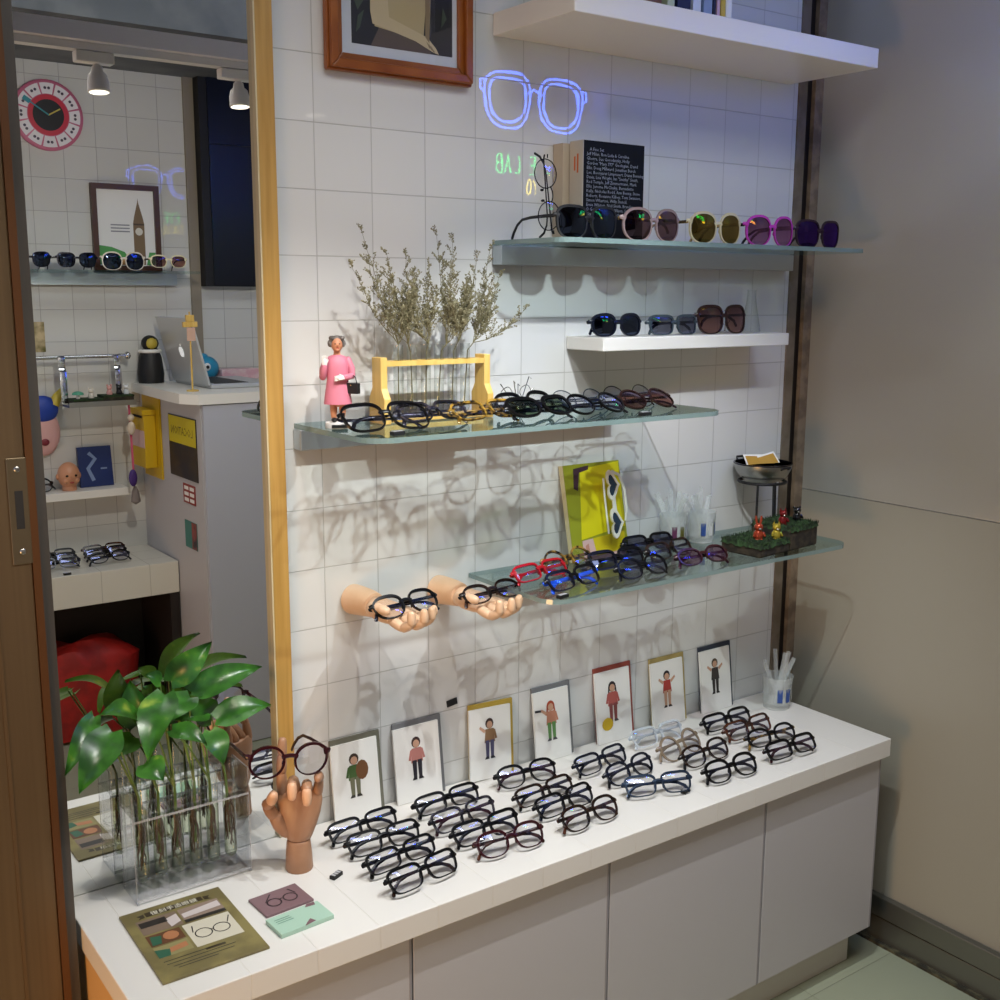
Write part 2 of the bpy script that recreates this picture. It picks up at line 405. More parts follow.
# ------------------------------------------------------------------ eyeglasses
SH = {  # a, b half lens size, superellipse power, taper, cat lift, bridge gap
    'rect': (.0268, .0150, 4.4, .08, .000, .017), 'wayf': (.0264, .0168, 3.9, .16, .001, .018),
    'panto': (.0250, .0186, 2.6, .13, .000, .019), 'round': (.0232, .0225, 2.0, 0, 0, .021),
    'oval': (.0252, .0162, 2.3, .05, .001, .018), 'cat': (.0258, .0170, 2.7, .14, .005, .017),
    'bigsq': (.0295, .0262, 3.0, .14, .001, .016), 'bigrnd': (.0300, .0275, 2.4, .05, 0, .016),
    'moon': (.0246, .0222, 2.1, .06, 0, .020),
    'hex': (.0255, .0215, 2.8, .16, .002, .018),
}
def lens_loop(style, side, n=32, grow=0.0):
    a, b, p, tp, cat, br = SH[style]; cx = side*(a+br/2); out = []
    for i in range(n):
        th = 2*PI*i/n; c, s = math.cos(th), math.sin(th)
        x = a*math.copysign(abs(c)**(2/p), c); z = b*math.copysign(abs(s)**(2/p), s)
        x *= 1+tp*z/b*.7
        z += cat*max(0, side*x/a)*(1 if z > 0 else .3)
        x += grow*c*(1.0); z += grow*s*(1.55 if s > 0 else .62)
        out.append((cx+x, z))
    return out
GL = {}
def glasses_proto(style, front, temple, lens, opened=False, metal=False, tilt=38, wrap=1.0, rim=.0031, th=.0045, key=''):
    k = (style, front.name, temple.name, lens.name, opened, metal, tilt, rim, th, key)
    if k in GL: return GL[k]
    a, b, p, tp, cat, br = SH[style]
    W = br/2+2*a+rim+.004                      # half width
    cy = lambda x: wrap*x*x                     # face curve
    tl = math.radians(tilt)
    def X(pt):                                  # lean the frame back
        x, y, z = pt; z0 = z+b
        return (x, y*math.cos(tl)+z0*math.sin(tl), -y*math.sin(tl)+z0*math.cos(tl))
    parts = []
    fr = MB(); n = 32
    for s in (-1, 1):
        inn = lens_loop(style, s, n); 
        if metal:
            fr.sweep([X((x, cy(x), z)) for x, z in inn], .0009, 6, closed=True)
            continue
        outp = lens_loop(style, s, n, rim)
        d0, d1 = -.0002, .0038
        vs = []
        for (x, z) in inn: vs.append(X((x, cy(x)+d0, z)))
        for (x, z) in outp: vs.append(X((x, cy(x)+d0, z)))
        for (x, z) in outp: vs.append(X((x, cy(x)+d1, z)))
        for (x, z) in inn: vs.append(X((x, cy(x)+d1, z)))
        fs = []
        for i in range(n):
            j = (i+1) % n
            for q in range(4):
                r0, r1 = q*n, ((q+1) % 4)*n
                fs.append((r0+i, r0+j, r1+j, r1+i))
        fr.add(vs, fs)
    zb = b*.28; hb = br/2+.0022
    if metal:
        fr.sweep([X((x, cy(x)-.001, zb+.004*(1-(x/hb)**2))) for x in [hb*(i/4-1) for i in range(9)]], .001, 6)
        for s in (-1, 1):
            fr.sweep([X((s*(br/2+.002), .001, -b*.1)), X((s*(br/2-.001), .004, -b*.25))], .0005, 5)
            fr.ball(X((s*(br/2-.002), .005, -b*.3)), (.0022, .0015, .004), 8, 6)
        fr.sweep([X((-W+.006, cy(W-.006), b*.35)), X((-W, cy(W), b*.4))], .0011, 6); fr.sweep([X((W-.006, cy(W-.006), b*.35)), X((W, cy(W), b*.4))], .0011, 6)
    else:
        fr.sweep([X((x, cy(x)+.0018, zb+.003*(1-(x/hb)**2))) for x in [hb*(i/4-1) for i in range(9)]], [(.0022, .0034)]*9, 8, lat=X((0, 1, -b)))
        for s in (-1, 1):
            fr.sweep([X((s*(W-.010), cy(W-.010)+.0018, b*.42)), X((s*(W-.003), cy(W)+.0018, b*.5)), X((s*W, cy(W)+.005, b*.5))], [(.0022, .0050), (.0022, .0042), (.0022, .0036)], 8, lat=X((0, 1, -b)))
            fr.ball(X((s*(br/2-.0005), .0045, -b*.15)), (.0016, .003, .005), 8, 6)   # nose pads
    parts.append(('frame_front', fr, front))
    for s in (-1, 1):
        l = lens_loop(style, s, n, .0004); g = MB()
        cx = s*(a+br/2); g.add([X((x, cy(x)+.0012, z)) for x, z in l]+[X((cx+(x-cx)*.5, cy(cx+(x-cx)*.5)-.0012, z*.5)) for x, z in l]+[X((cx, cy(cx)-.0022, 0))],
              [(i, (i+1) % n, n+(i+1) % n, n+i) for i in range(n)]+[(n+i, n+(i+1) % n, 2*n) for i in range(n)])
        parts.append(('lens', g, lens))
    h0 = .0014 if metal else th*.62
    w0 = .0008 if metal else .0016
    zh = b*.42
    for s in (-1, 1):
        g = MB(); xo = s*(W-.001)
        if opened:
            y0 = cy(W)+.004
            pts = [(xo, y0, zh), (xo*.995, y0+.03, zh), (xo*.975, y0+.07, zh-.0005), (xo*.95, y0+.098, zh-.003), (xo*.93, y0+.115, zh-.012), (xo*.91, y0+.128, zh-.026), (xo*.90, y0+.134, zh-.036)]
            lat = (1, 0, 0)
        else:
            y0 = cy(W)+.005+(.006 if s < 0 else 0)
            pts = [(xo, y0-.002, zh), (xo-s*.006, y0+.001, zh), (xo-s*.04, y0+.001, zh-.0005), (xo-s*.096, y0+.001, zh-.002), (xo-s*.112, y0+.001, zh-.005), (xo-s*.124, y0+.001, zh-.012), (xo-s*.130, y0+.001, zh-.022)]
            lat = (0, 1, 0)
        hh = [h0*1.25, h0*1.15, h0, h0*.9, h0*.95+.0003, h0+.0006, h0+.0006]
        if metal: hh[4:] = [.0016, .0021, .0021]
        g.capsule([X(q) for q in pts], [(w0, h) for h in hh], 8, lat=(1, 0, 0) if opened else X((0, 1, -b)))
        parts.append(('temple', g, temple))
    zmin = min(v[2] for _, g, _ in parts for v in g.v)-.0003
    root = bpy.data.objects.new('eyeglasses', None); root.empty_display_size = .02
    ym = 0
    for nm, g, m in parts:
        g.v = [(x, y-ym, z-zmin) for x, y, z in g.v]
        g.build(nm, m, root)
    GL[k] = [root, False]
    return GL[k]
def place(P, name, label, cat, loc, rz, group, sc=1.0, rot=None):
    root, used = P
    if not used:
        COL.objects.link(root); o = root; P[1] = True
    else: o = copy_tree(root)
    o.name = name; o.location = loc; o.rotation_euler = rot if rot else (0, 0, math.radians(rz))
    if sc != 1.0: o.scale = (sc, sc, sc)
    return tag(o, label, cat, group)

GC = 'eyeglasses in columns on the countertop'
def counter_glasses():
    ord_ = ['back row', 'second row from the wall', 'third row from the wall', 'front row']
    C = [  # column name, [(style, front, temple, lens, x, y, rot, kw, descr)]
     ('leftmost counter column', [('rect', BLACK, BLACK, LCLEAR, .006, -.095, 2.4, {}, 'black rectangular eyeglasses'),
       ('wayf', BLACK, BLACK, LCLEAR, .010, -.156, -3, {}, 'black thick-browed eyeglasses'),
       ('rect', BLACK, BLACK, LCLEAR, .007, -.217, 5, {'th': .0052}, 'black rectangular eyeglasses with wide temples'),
       ('wayf', BLACK, TORT, LCLEAR, .008, -.282, 5.8, {}, 'large black eyeglasses with dark brown temples')]),
     ('second counter column', [('rect', BLACK, BLACK, LCLEAR, .171, -.096, .4, {'th': .0055}, 'black rectangular eyeglasses'),
       ('wayf', TORTB, BURG, LCLEAR, .163, -.162, 2.8, {}, 'blue-black mottled eyeglasses with red temple tips'),
       ('wayf', BLACK, BLACK, LCLEAR, .166, -.222, .8, {'rim': .0036}, 'black square eyeglasses'),
       ('panto', BURG, BROWN, LCLEAR, .174, -.277, -5, {}, 'dark burgundy eyeglasses with brown temples')]),
     ('third counter column', [('panto', BLACK, BURG, LCLEAR, .348, -.090, -6, {}, 'black rounded eyeglasses with plum temples'),
       ('rect', TORT, BLACK, LCLEAR, .330, -.167, 2.8, {}, 'dark tortoiseshell rectangular eyeglasses'),
       ('wayf', BLACK, NAVY, LCLEAR, .336, -.218, 3.7, {}, 'black square eyeglasses with navy temples'),
       ('panto', TORT, BROWN, LCLEAR, .341, -.280, 2.4, {'rim': .0032}, 'dark rounded eyeglasses with light brown temples')]),
     ('fourth counter column', [('wayf', NAVY, BLACK, LCLEAR, .501, -.123, 4.2, {}, 'navy-black eyeglasses'),
       ('panto', NAVY, BLACK, LCLEAR, .519, -.185, 7.5, {}, 'rounded dark navy eyeglasses'),
       ('wayf', STEELBL, STEELBL, LCLEAR, .509, -.262, -20, {'rim': .003}, 'steel-blue eyeglasses turned to the right')]),
     ('fifth counter column', [('wayf', CLEARF, CLEARF, LCLEAR, .675, -.092, -2.4, {}, 'transparent pale-blue eyeglasses'),
       ('round', BEIGE, BEIGE, LCLEAR, .679, -.157, 8, {}, 'translucent beige round eyeglasses'),
       ('panto', TORT, BLACK, LCLEAR, .688, -.212, 2.3, {}, 'dark tortoiseshell eyeglasses'),
       ('panto', BLACK, BLACK, LCLEAR, .673, -.290, -4, {'rim': .0036}, 'black rounded eyeglasses')]),
     ('rightmost counter column', [('rect', BLACK, BLACK, LCLEAR, .846, -.117, -2.3, {'rim': .0036}, 'black narrow eyeglasses'),
       ('wayf', BROWN, BROWN, LCLEAR, .851, -.172, 0, {}, 'red-brown eyeglasses'),
       ('oval', BLACK, TORTY, LCLEAR, .855, -.227, -6, {}, 'black oval eyeglasses with yellow mottled temples'),
       ('rect', BLACK, BURG, LCLEAR, .842, -.288, -3.1, {'rim': .0038}, 'black eyeglasses with red temple tips')])]
    for cn, rows in C:
        nr = ord_ if len(rows) == 4 else ['back row', 'middle row', 'front row']
        for (st, f, t, l, x, y, r, kw, d), w in zip(rows, nr):
            P = glasses_proto(st, f, t, l, key=f'{cn}', **kw)
            place(P, 'eyeglasses', f'{d}, {w}, {cn}', 'eyeglasses', (x+.007, y-.010, ZC), r, GC, .97)
counter_glasses()
GD = 'eyeglasses along the middle glass shelf'
for st, f, t, l, x, y, r, kw, d in [
    ('bigsq', BLACK, GUN, LCLEAR, .026, -.185, -4, {'rim': .003, 'tilt': 52}, 'large black eyeglasses beside the pink figurine on the middle shelf'),
    ('wayf', TORTB, TORTB, LCLEAR, .118, -.168, 5, {'tilt': 52}, 'blue-black mottled eyeglasses in front of the wooden rack on the middle shelf'),
    ('wayf', TORTY, TORTY, LCLEAR, .200, -.195, 5, {'tilt': 52}, 'yellow and black tortoiseshell eyeglasses in front of the wooden rack'),
    ('cat', BLACK, BLACK, LGREEN, .300, -.205, 2, {'tilt': 52, 'rim': .005}, 'thick black eyeglasses with greenish lenses on the middle shelf'),
    ('panto', BLACK, BLACK, LCLEAR, .318, -.140, 5, {'tilt': 42, 'rim': .0036}, 'black eyeglasses behind the green-lensed pair on the middle shelf'),
    ('round', BLACK, BLACK, LCLEAR, .424, -.200, 0, {'tilt': 55, 'rim': .0026}, 'thin black round eyeglasses near the centre-right of the middle shelf'),
    ('round', STEELBL, STEELBL, LCLEAR, .434, -.140, 0, {'metal': True, 'tilt': 40}, 'blue-grey wire eyeglasses behind the thin black round pair'),
    ('round', ROSE, ROSE, LBROWN, .555, -.185, 0, {'tilt': 55, 'rim': .0026}, 'round brown-framed eyeglasses near the right end of the middle shelf'),
    ('round', GUN, GUN, LCLEAR, .560, -.125, 0, {'metal': True, 'tilt': 34}, 'dark wire eyeglasses standing behind the round brown pair')]:
    place(glasses_proto(st, f, t, l, key='D', **kw), 'eyeglasses', d, 'eyeglasses', (x, y, ZD), r, GD)
GE = 'eyeglasses along the lower glass shelf'
for st, f, t, l, x, y, r, kw, d in [
    ('rect', REDA, REDA, LCLEAR, .338, -.140, 6, {}, 'bright red eyeglasses at the left end of the lower glass shelf'),
    ('round', TORTY, TORTY, LCLEAR, .432, -.105, 3, {'rim': .003}, 'round tortoiseshell eyeglasses between the red pair and the yellow magazine'),
    ('wayf', BLACK, BLUET, LCLEAR, .352, -.215, 8, {'rim': .0036, 'th': .006}, 'black-fronted eyeglasses with bright blue temples on the lower glass shelf'),
    ('wayf', BLACK, BLACK, LSMOKE, .505, -.150, -3, {'rim': .004}, 'black eyeglasses directly in front of the yellow magazine'),
    ('panto', BLACK, BLACK, LCLEAR, .503, -.222, 2, {}, 'black rounded eyeglasses at the front edge of the lower shelf, below the yellow magazine'),
    ('wayf', TORT, BLACK, LCLEAR, .640, -.150, 6, {}, 'dark tortoiseshell eyeglasses right of the yellow magazine'),
    ('wayf', BLACK, BLACK, LSMOKE, .645, -.085, -3, {}, 'black smoke-lensed eyeglasses beside the stick-filled cup on the lower shelf'),
    ('oval', BURG, BURG, LROSE, .650, -.222, -5, {'rim': .0032}, 'maroon eyeglasses just left of the moss block')]:
    place(glasses_proto(st, f, t, l, key='E', tilt=42, **kw), 'eyeglasses', d, 'eyeglasses', (x+.014, y, ZE), r, GE, .92)
GS = 'sunglasses on the upper glass shelf'
for st, f, t, l, x, y, r, kw, d in [
    ('bigsq', BLACKM, BLACKM, LDARK, .424, -.155, 0, {}, 'large matte black sunglasses in front of the black book'),
    ('bigrnd', MAUVE, GOLD, LMAUVE, .570, -.155, 0, {}, 'mauve-framed round sunglasses, second from the left on the upper shelf'),
    ('bigrnd', CREAM, GOLD, LGOLD, .729, -.155, 0, {}, 'cream-framed sunglasses with gold lenses on the upper shelf'),
    ('bigrnd', PINK, GUN, LPINK, .876, -.155, 0, {}, 'bright pink round sunglasses on the upper shelf'),
    ('bigsq', PURP, PURP, LPURP, 1.022, -.150, 0, {}, 'dark plum sunglasses with violet lenses at the right end of the upper shelf')]:
    place(glasses_proto(st, f, t, l, key='B', opened=st != 'bigrnd' or f is not MAUVE, tilt=0, wrap=1.6, **kw), 'sunglasses', d, 'sunglasses', (x, y, ZB), r, GS, .92)
GW = 'sunglasses on the white ledge'
for st, f, t, l, x, y, r, kw, d in [
    ('panto', NAVY, NAVY, LDARK, .562, -.080, 0, {'rim': .0038}, 'dark navy sunglasses at the left end of the white ledge'),
    ('wayf', GREYF, GREYF, LSMOKE, .705, -.080, 0, {'rim': .0034}, 'translucent blue-grey sunglasses in the middle of the white ledge'),
    ('bigsq', ROSE, ROSE, LBROWN, .838, -.080, 0, {'rim': .0038}, 'square dark brown sunglasses at the right end of the white ledge')]:
    place(glasses_proto(st, f, t, l, key='C', tilt=6, wrap=1.6, **kw), 'sunglasses', d, 'sunglasses', (x, y, ZW), r, GW, .93)
# wire pair standing on its end
o = place(glasses_proto('round', GUN, BLACKM, LCLEAR, metal=True, tilt=0, wrap=.6, key='stand'), 'eyeglasses',
          'round wire eyeglasses standing on end beside the black book', 'eyeglasses', (.338, -.120, ZB+.067), 0, None, rot=(math.radians(8), math.radians(82), math.radians(8)))

# ------------------------------------------------------------------ small black tags
def small_tag(x, y, z, rz, label, light=False):
    t = thing('display_tag', label, 'tag', (x, y, z), math.radians(rz), 'small black tags')
    MB().box(-.011, .011, -.005, .005, 0, .006).build('tag_block', BLACKM, t, smooth=False, bev=.001)
    g = MB()
    for i in range(3): g.box(-.0085+i*.006, -.0045+i*.006, -.0035, .0035, .0061, .0065)
    g.build('tag_print', pmat('tag_grey', '#b5b5b8', .5), t, smooth=False)
small_tag(-.084, -.18, ZC, 25, 'small black tag on the counter beside the standing wooden hand')
small_tag(.571, -.276, ZC, 25, 'small black tag on the counter beside the steel-blue eyeglasses')
small_tag(.010, -.222, ZD, 10, 'small black and white tag at the left front of the middle shelf')
small_tag(.494, -.225, ZD, 0, 'small black tag at the right of the middle shelf')
small_tag(.318, -.228, ZE, 10, 'small black tag under the blue-templed eyeglasses on the lower shelf')
small_tag(.470, -.100, ZE, 60, 'small black and white tag at the foot of the yellow magazine')
w = MB().box(-.011, .011, -.002, 0, -.006, .006).build('wall_tag', BLACKM, smooth=False, loc=(.248, -.0005, .664)); w.rotation_euler = (0, math.radians(-8), 0)
tag(w, 'tiny black label stuck on the tiles above the picture cards', 'label')

# ------------------------------------------------------------------ picture cards
def card(i, x0, x1, ztop, lean, back, label, who, tiltdeg=0):
    W = x1-x0; H = ztop-ZC; cx = (x0+x1)/2
    t = thing('picture_card', label, 'card', (cx, -.024, ZC), 0, 'picture cards leaning on the tiles')
    t.rotation_euler = (math.radians(-lean), math.radians(tiltdeg), 0)
    b = .009
    MB().box(-W/2+.002, W/2, .0015, .0060, .001, H).build('backing_board', back, t, smooth=False, bev=.0008)
    MB().box(-W/2, W/2-b, -.003, .0012, .0005, H-b).build('card_sheet', PAPER, t, smooth=False)
    # small drawn person, flat on the sheet
    g = MB(); y = -.0034; cxp = -b/2-.002; z0 = H*.28; k = H*.50/1.0
    def q(mi, *pts): g.mat(mi).poly([(cxp+px*k, y-.00006*(mi or 6), z0+pz*k) for px, pz in pts])
    def el(mi, cx_, cz, rx, rz, n=12): q(mi, *[(cx_+rx*math.cos(2*PI*j/n), cz+rz*math.sin(2*PI*j/n)) for j in range(n)])
    pal = who['pal']     # skin, hair, top, legs, shoes, prop
    hair, topc, legc = 1, 2, 3
    if who.get('pack'): el(5, .20, .60, .17, .24)
    q(legc, (-.12, .0), (-.03, .0), (-.01, .46), (-.14, .46)); q(legc, (.03, 0), (.12, 0), (.14, .46), (.01, .46))
    q(4, (-.17, -.03), (-.03, -.03), (-.03, .03), (-.12, .04)); q(4, (.02, -.03), (.17, -.03), (.12, .04), (.02, .03))
    q(topc, (-.17, .40), (.17, .40), (.13, .76), (-.13, .76))
    for s in (-1, 1):
        up = who['arms'][0 if s < 0 else 1]
        if up: q(0, (s*.13, .74), (s*.17, .66), (s*.33, .80), (s*.30, .86))
        else: q(topc, (s*.12, .75), (s*.18, .72), (s*.24, .48), (s*.17, .47))
    el(hair, 0, .90, .13, .14); el(0, 0, .865, .092, .10)
    if who.get('long'): q(hair, (-.13, .92), (-.09, .92), (-.10, .66), (-.16, .66)); q(hair, (.13, .92), (.09, .92), (.10, .66), (.16, .66))
    if who.get('ball'): el(5, -.22, -.06, .19, .17)
    if who.get('gun'): q(5, (-.52, .80), (-.28, .78), (-.28, .84), (-.52, .86))
    g.build('drawn_person', [pmat(f'card{i}_{j}', c, .7) for j, c in enumerate(pal)], t, smooth=False)
gB = pmat('grey_board', '#6f7073', .6); olB = pmat('olive_grey_board', '#6b6a5c', .6); yB = pmat('yellow_board', '#b79a3c', .6)
rB = pmat('terracotta_board', '#8f4133', .6); ygB = pmat('gold_board', '#a8945a', .6); nB = pmat('navy_board', '#2a3140', .6)
SKN = '#c49a80'
card(1, -.004, .094, .651, 7, olB, 'grey-edged card of a person with a backpack, leftmost leaning on the tiles', dict(pal=[SKN, '#3a2a1e', '#3f5a2a', '#6b6a52', '#33302a', '#6a4424'], arms=(0, 0), pack=1))
card(2, .118, .220, .652, 7, gB, 'grey-edged card of a person in black and pink clothes', dict(pal=[SKN, '#3b2420', '#b87a72', '#23202a', '#1c1a1e', '#101010'], arms=(0, 0)))
card(3, .272, .374, .650, 7, yB, 'yellow-edged card of a curly-haired person in blue trousers', dict(pal=[SKN, '#3a2620', '#8a6a4a', '#4a4868', '#2a2a34', '#101010'], arms=(1, 0)), 3)
card(4, .425, .520, .654, 7, gB, 'grey-edged card of a red-haired person in green leggings', dict(pal=[SKN, '#a8452a', '#c0846a', '#5d8a4e', '#4a4a50', '#33343a'], arms=(1, 0), long=1, gun=1))
card(5, .580, .680, .662, 7, rB, 'terracotta-edged card of a kneeling person with a yellow ball', dict(pal=[SKN, '#2a2024', '#b05a54', '#8a4a48', '#4a4040', '#c8a820'], arms=(0, 0), ball=1, long=1))
card(6, .730, .830, .653, 7, ygB, 'gold-edged card of a person in a red outfit with raised hands', dict(pal=[SKN, '#2a2024', '#a83a34', '#c49a80', '#3a3030', '#101010'], arms=(1, 1)))
card(7, .873, .972, .652, 7, nB, 'navy-edged card of a person in a dark robe, rightmost on the tiles', dict(pal=[SKN, '#5a4a3c', '#3a3230', '#34302e', '#2a2a2a', '#101010'], arms=(1, 1)))

# ------------------------------------------------------------------ wooden hands
def finger(pts, r0, r1, root, name, mat, tipmat=None):
    n = len(pts)
    g = MB()
    for i in range(n-1):
        a, b = Vector(pts[i]), Vector(pts[i+1]); f0 = r0+(r1-r0)*i/(n-1); f1 = r0+(r1-r0)*(i+1)/(n-1)
        if tipmat and i == n-2: g.mat(1)
        g.capsule([a.lerp(b, .1), a.lerp(b, .5), a.lerp(b, .9)], [f0*.96, (f0+f1)/2*1.03, f1*.92], 10)
    return g.build(name, [mat, tipmat or mat], root)
def standing_hand():
    t = thing('mannequin_hand', 'jointed brown wooden hand standing on the counter, holding up eyeglasses', 'hand', (-.118, -.122, ZC), math.radians(-30))
    MB().lathe([(.0205, 0), (.0215, .003), (.020, .03), (.0185, .046), (.0175, .049), (.0165, .050)], seg=24).build('wrist_base', TANW, t)
    g = MB()
    g.sweep([(0, 0, .0505), (0, 0, .053), (.001, 0, .062), (.001, -.001, .078), (.002, -.001, .098), (.003, 0, .115), (.004, .001, .127), (.004, .001, .132)],
            [(.0165, .0155), (.0195, .017), (.023, .0185), (.029, .0185), (.034, .017), (.036, .0145), (.034, .012), (.026, .008)], 18, lat=(1, 0, 0))
    g.capsule([(-.018, -.004, .066), (-.027, -.008, .080), (-.033, -.010, .092)], [.012, .0125, .0105], 12)
    g.build('palm', TANW, t)
    finger([(-.022, 0, .128), (-.023, -.004, .162), (-.021, -.001, .190), (-.020, .001, .214)], .0092, .0070, t, 'finger', TANW)
    finger([(-.003, 0, .131), (-.003, -.020, .156), (-.004, -.041, .158), (-.004, -.047, .138)], .0094, .0072, t, 'finger', TANW, TANL)
    finger([(.015, 0, .130), (.017, -.022, .151), (.018, -.043, .149), (.018, -.047, .128)], .0090, .0070, t, 'finger', TANW, TANL)
    finger([(.031, .001, .123), (.035, -.006, .150), (.035, -.018, .163), (.034, -.032, .160)], .0080, .0062, t, 'finger', TANW)
    finger([(-.035, -.011, .094), (-.045, -.018, .116), (-.036, -.036, .130), (-.031, -.046, .146)], .0098, .0078, t, 'thumb', TANW, TANL)
standing_hand()
place(glasses_proto('moon', BURG, BURG, LCLEAR, opened=True, tilt=0, rim=.0028, key='hand'), 'eyeglasses',
      'round dark red eyeglasses resting on the fingers of the standing wooden hand', 'eyeglasses', (-.150, -.163, .676), 0, None, rot=(math.radians(-4), math.radians(7), math.radians(-5)))
def wall_hand(x, z, label, rz):
    t = thing('mannequin_hand', label, 'hand', (x, 0, z), math.radians(rz), 'wooden hands reaching from the wall')
    MB().sweep([(0, -.001, 0), (0, -.02, .001), (0, -.045, .0015), (0, -.058, .001), (0, -.060, .001)], [.0255, .0245, .0225, .0205, .016], 22).build('forearm', SKINW, t)
    g = MB()
    g.sweep([(0, -.0605, .001), (0, -.064, .001), (0, -.075, -.001), (0, -.092, -.003), (.001, -.112, -.004), (.002, -.128, -.004), (.002, -.136, -.003)],
            [(.017, .015), (.020, .0165), (.026, .0155), (.033, .0145), (.036, .013), (.035, .0115), (.027, .008)], 18, lat=(1, 0, 0))
    g.capsule([(-.020, -.078, .002), (-.028, -.090, .006), (-.032, -.098, .010)], [.012, .012, .010], 12)
    g.build('palm', SKINW, t)
    for i, (fx, l) in enumerate(((-.024, .94), (-.006, 1.05), (.012, 1.0), (.028, .82))):
        a = -.134+(.004 if i in (0, 3) else 0)
        finger([(fx, a, -.004), (fx+.001, a-.030*l, -.012+.001*i), (fx+.002, a-.050*l, -.002+.002*i), (fx+.002, a-.050*l, .018*l)], .0088-.0004*i, .0068-.0003*i, t, 'finger', SKINW)
    finger([(-.033, -.099, .010), (-.042, -.112, .016), (-.044, -.128, .017), (-.040, -.141, .015)], .0096, .0076, t, 'thumb', SKINW)
wall_hand(.051, .889, 'left of two pale wooden hands reaching palm up from the tiled wall', 9)
wall_hand(.220, .880, 'right of two pale wooden hands reaching palm up from the tiled wall', 9)
GH = 'eyeglasses held by the wall hands'
place(glasses_proto('panto', BLACK, NAVY, LCLEAR, tilt=45, key='wh'), 'eyeglasses', 'black eyeglasses lying in the left wooden hand on the wall', 'eyeglasses', (.080, -.143, .884), 4, GH, .96)
place(glasses_proto('oval', TORT, TORT, LCLEAR, tilt=48, key='wh2'), 'eyeglasses', 'tortoiseshell eyeglasses lying in the right wooden hand on the wall', 'eyeglasses', (.248, -.143, .878), 4, GH, .96)
# ------------------------------------------------------------------ pothos cuttings in a test-tube rack
def leafmat():
    m, nt, out = newmat('pothos_leaf')
    N = nt.nodes.new; L = nt.links.new
    b = N('ShaderNodeBsdfPrincipled'); L(b.outputs[0], out.inputs[0]); b.inputs['Roughness'].default_value = .28; b.inputs['Specular IOR Level'].default_value = .6
    tc = N('ShaderNodeTexCoord'); n = N('ShaderNodeTexNoise'); n.inputs['Scale'].default_value = 28; n.inputs['Detail'].default_value = 3; L(tc.outputs['Object'], n.inputs['Vector'])
    r = N('ShaderNodeValToRGB'); e = r.color_ramp.elements
    e[0].position = .38; e[0].color = lin('#1f4a1c'); e[1].position = .78; e[1].color = lin('#a9bf4e')
    k = e.new(.60); k.color = lin('#3f7a2a')
    L(n.outputs['Fac'], r.inputs[0]); L(r.outputs[0], b.inputs['Base Color'])
    tr = N('ShaderNodeBsdfTranslucent'); tr.inputs[0].default_value = lin('#6f9a34'); mx = N('ShaderNodeMixShader'); mx.inputs[0].default_value = .18
    L(b.outputs[0], mx.inputs[1]); L(tr.outputs[0], mx.inputs[2]); L(mx.outputs[0], out.inputs[0])
    return m
LEAF = leafmat()
STEM = pmat('green_stem', '#5f7a35', .45); ROOT = pmat('brown_root', '#4c3420', .7)
def leaf(g, base, tip, w, nrm):
    b, t = Vector(base), Vector(tip); ax = t-b; L = ax.length; ax.normalize()
    n = Vector(nrm); n = (n-ax*n.dot(ax)).normalized(); side = ax.cross(n)
    NU, NV = 10, 6; vs = []
    for i in range(NU+1):
        u = i/NU
        ww = w*1.32*(math.sin(PI*min(1, (u*.93+.07))**.62)**.9) if u < 1 else 0
        ww = max(ww, 0)
        bow = .16*L*math.sin(PI*u)-.02*L
        back = -.05*L*(1 if u == 0 else 0)
        for j in range(NV+1):
            v = 2*j/NV-1
            p = b+ax*(u*L+back*0)+n*(bow-abs(v)**1.3*-.16*w)+side*(ww*v*.5)
            if i == 0: p = b+ax*(-.08*L*abs(v))+side*(w*.28*v)+n*(abs(v)*.1*w)
            vs.append(p)
    fs = [(i*(NV+1)+j, i*(NV+1)+j+1, (i+1)*(NV+1)+j+1, (i+1)*(NV+1)+j) for i in range(NU) for j in range(NV)]
    g.add(vs, fs)
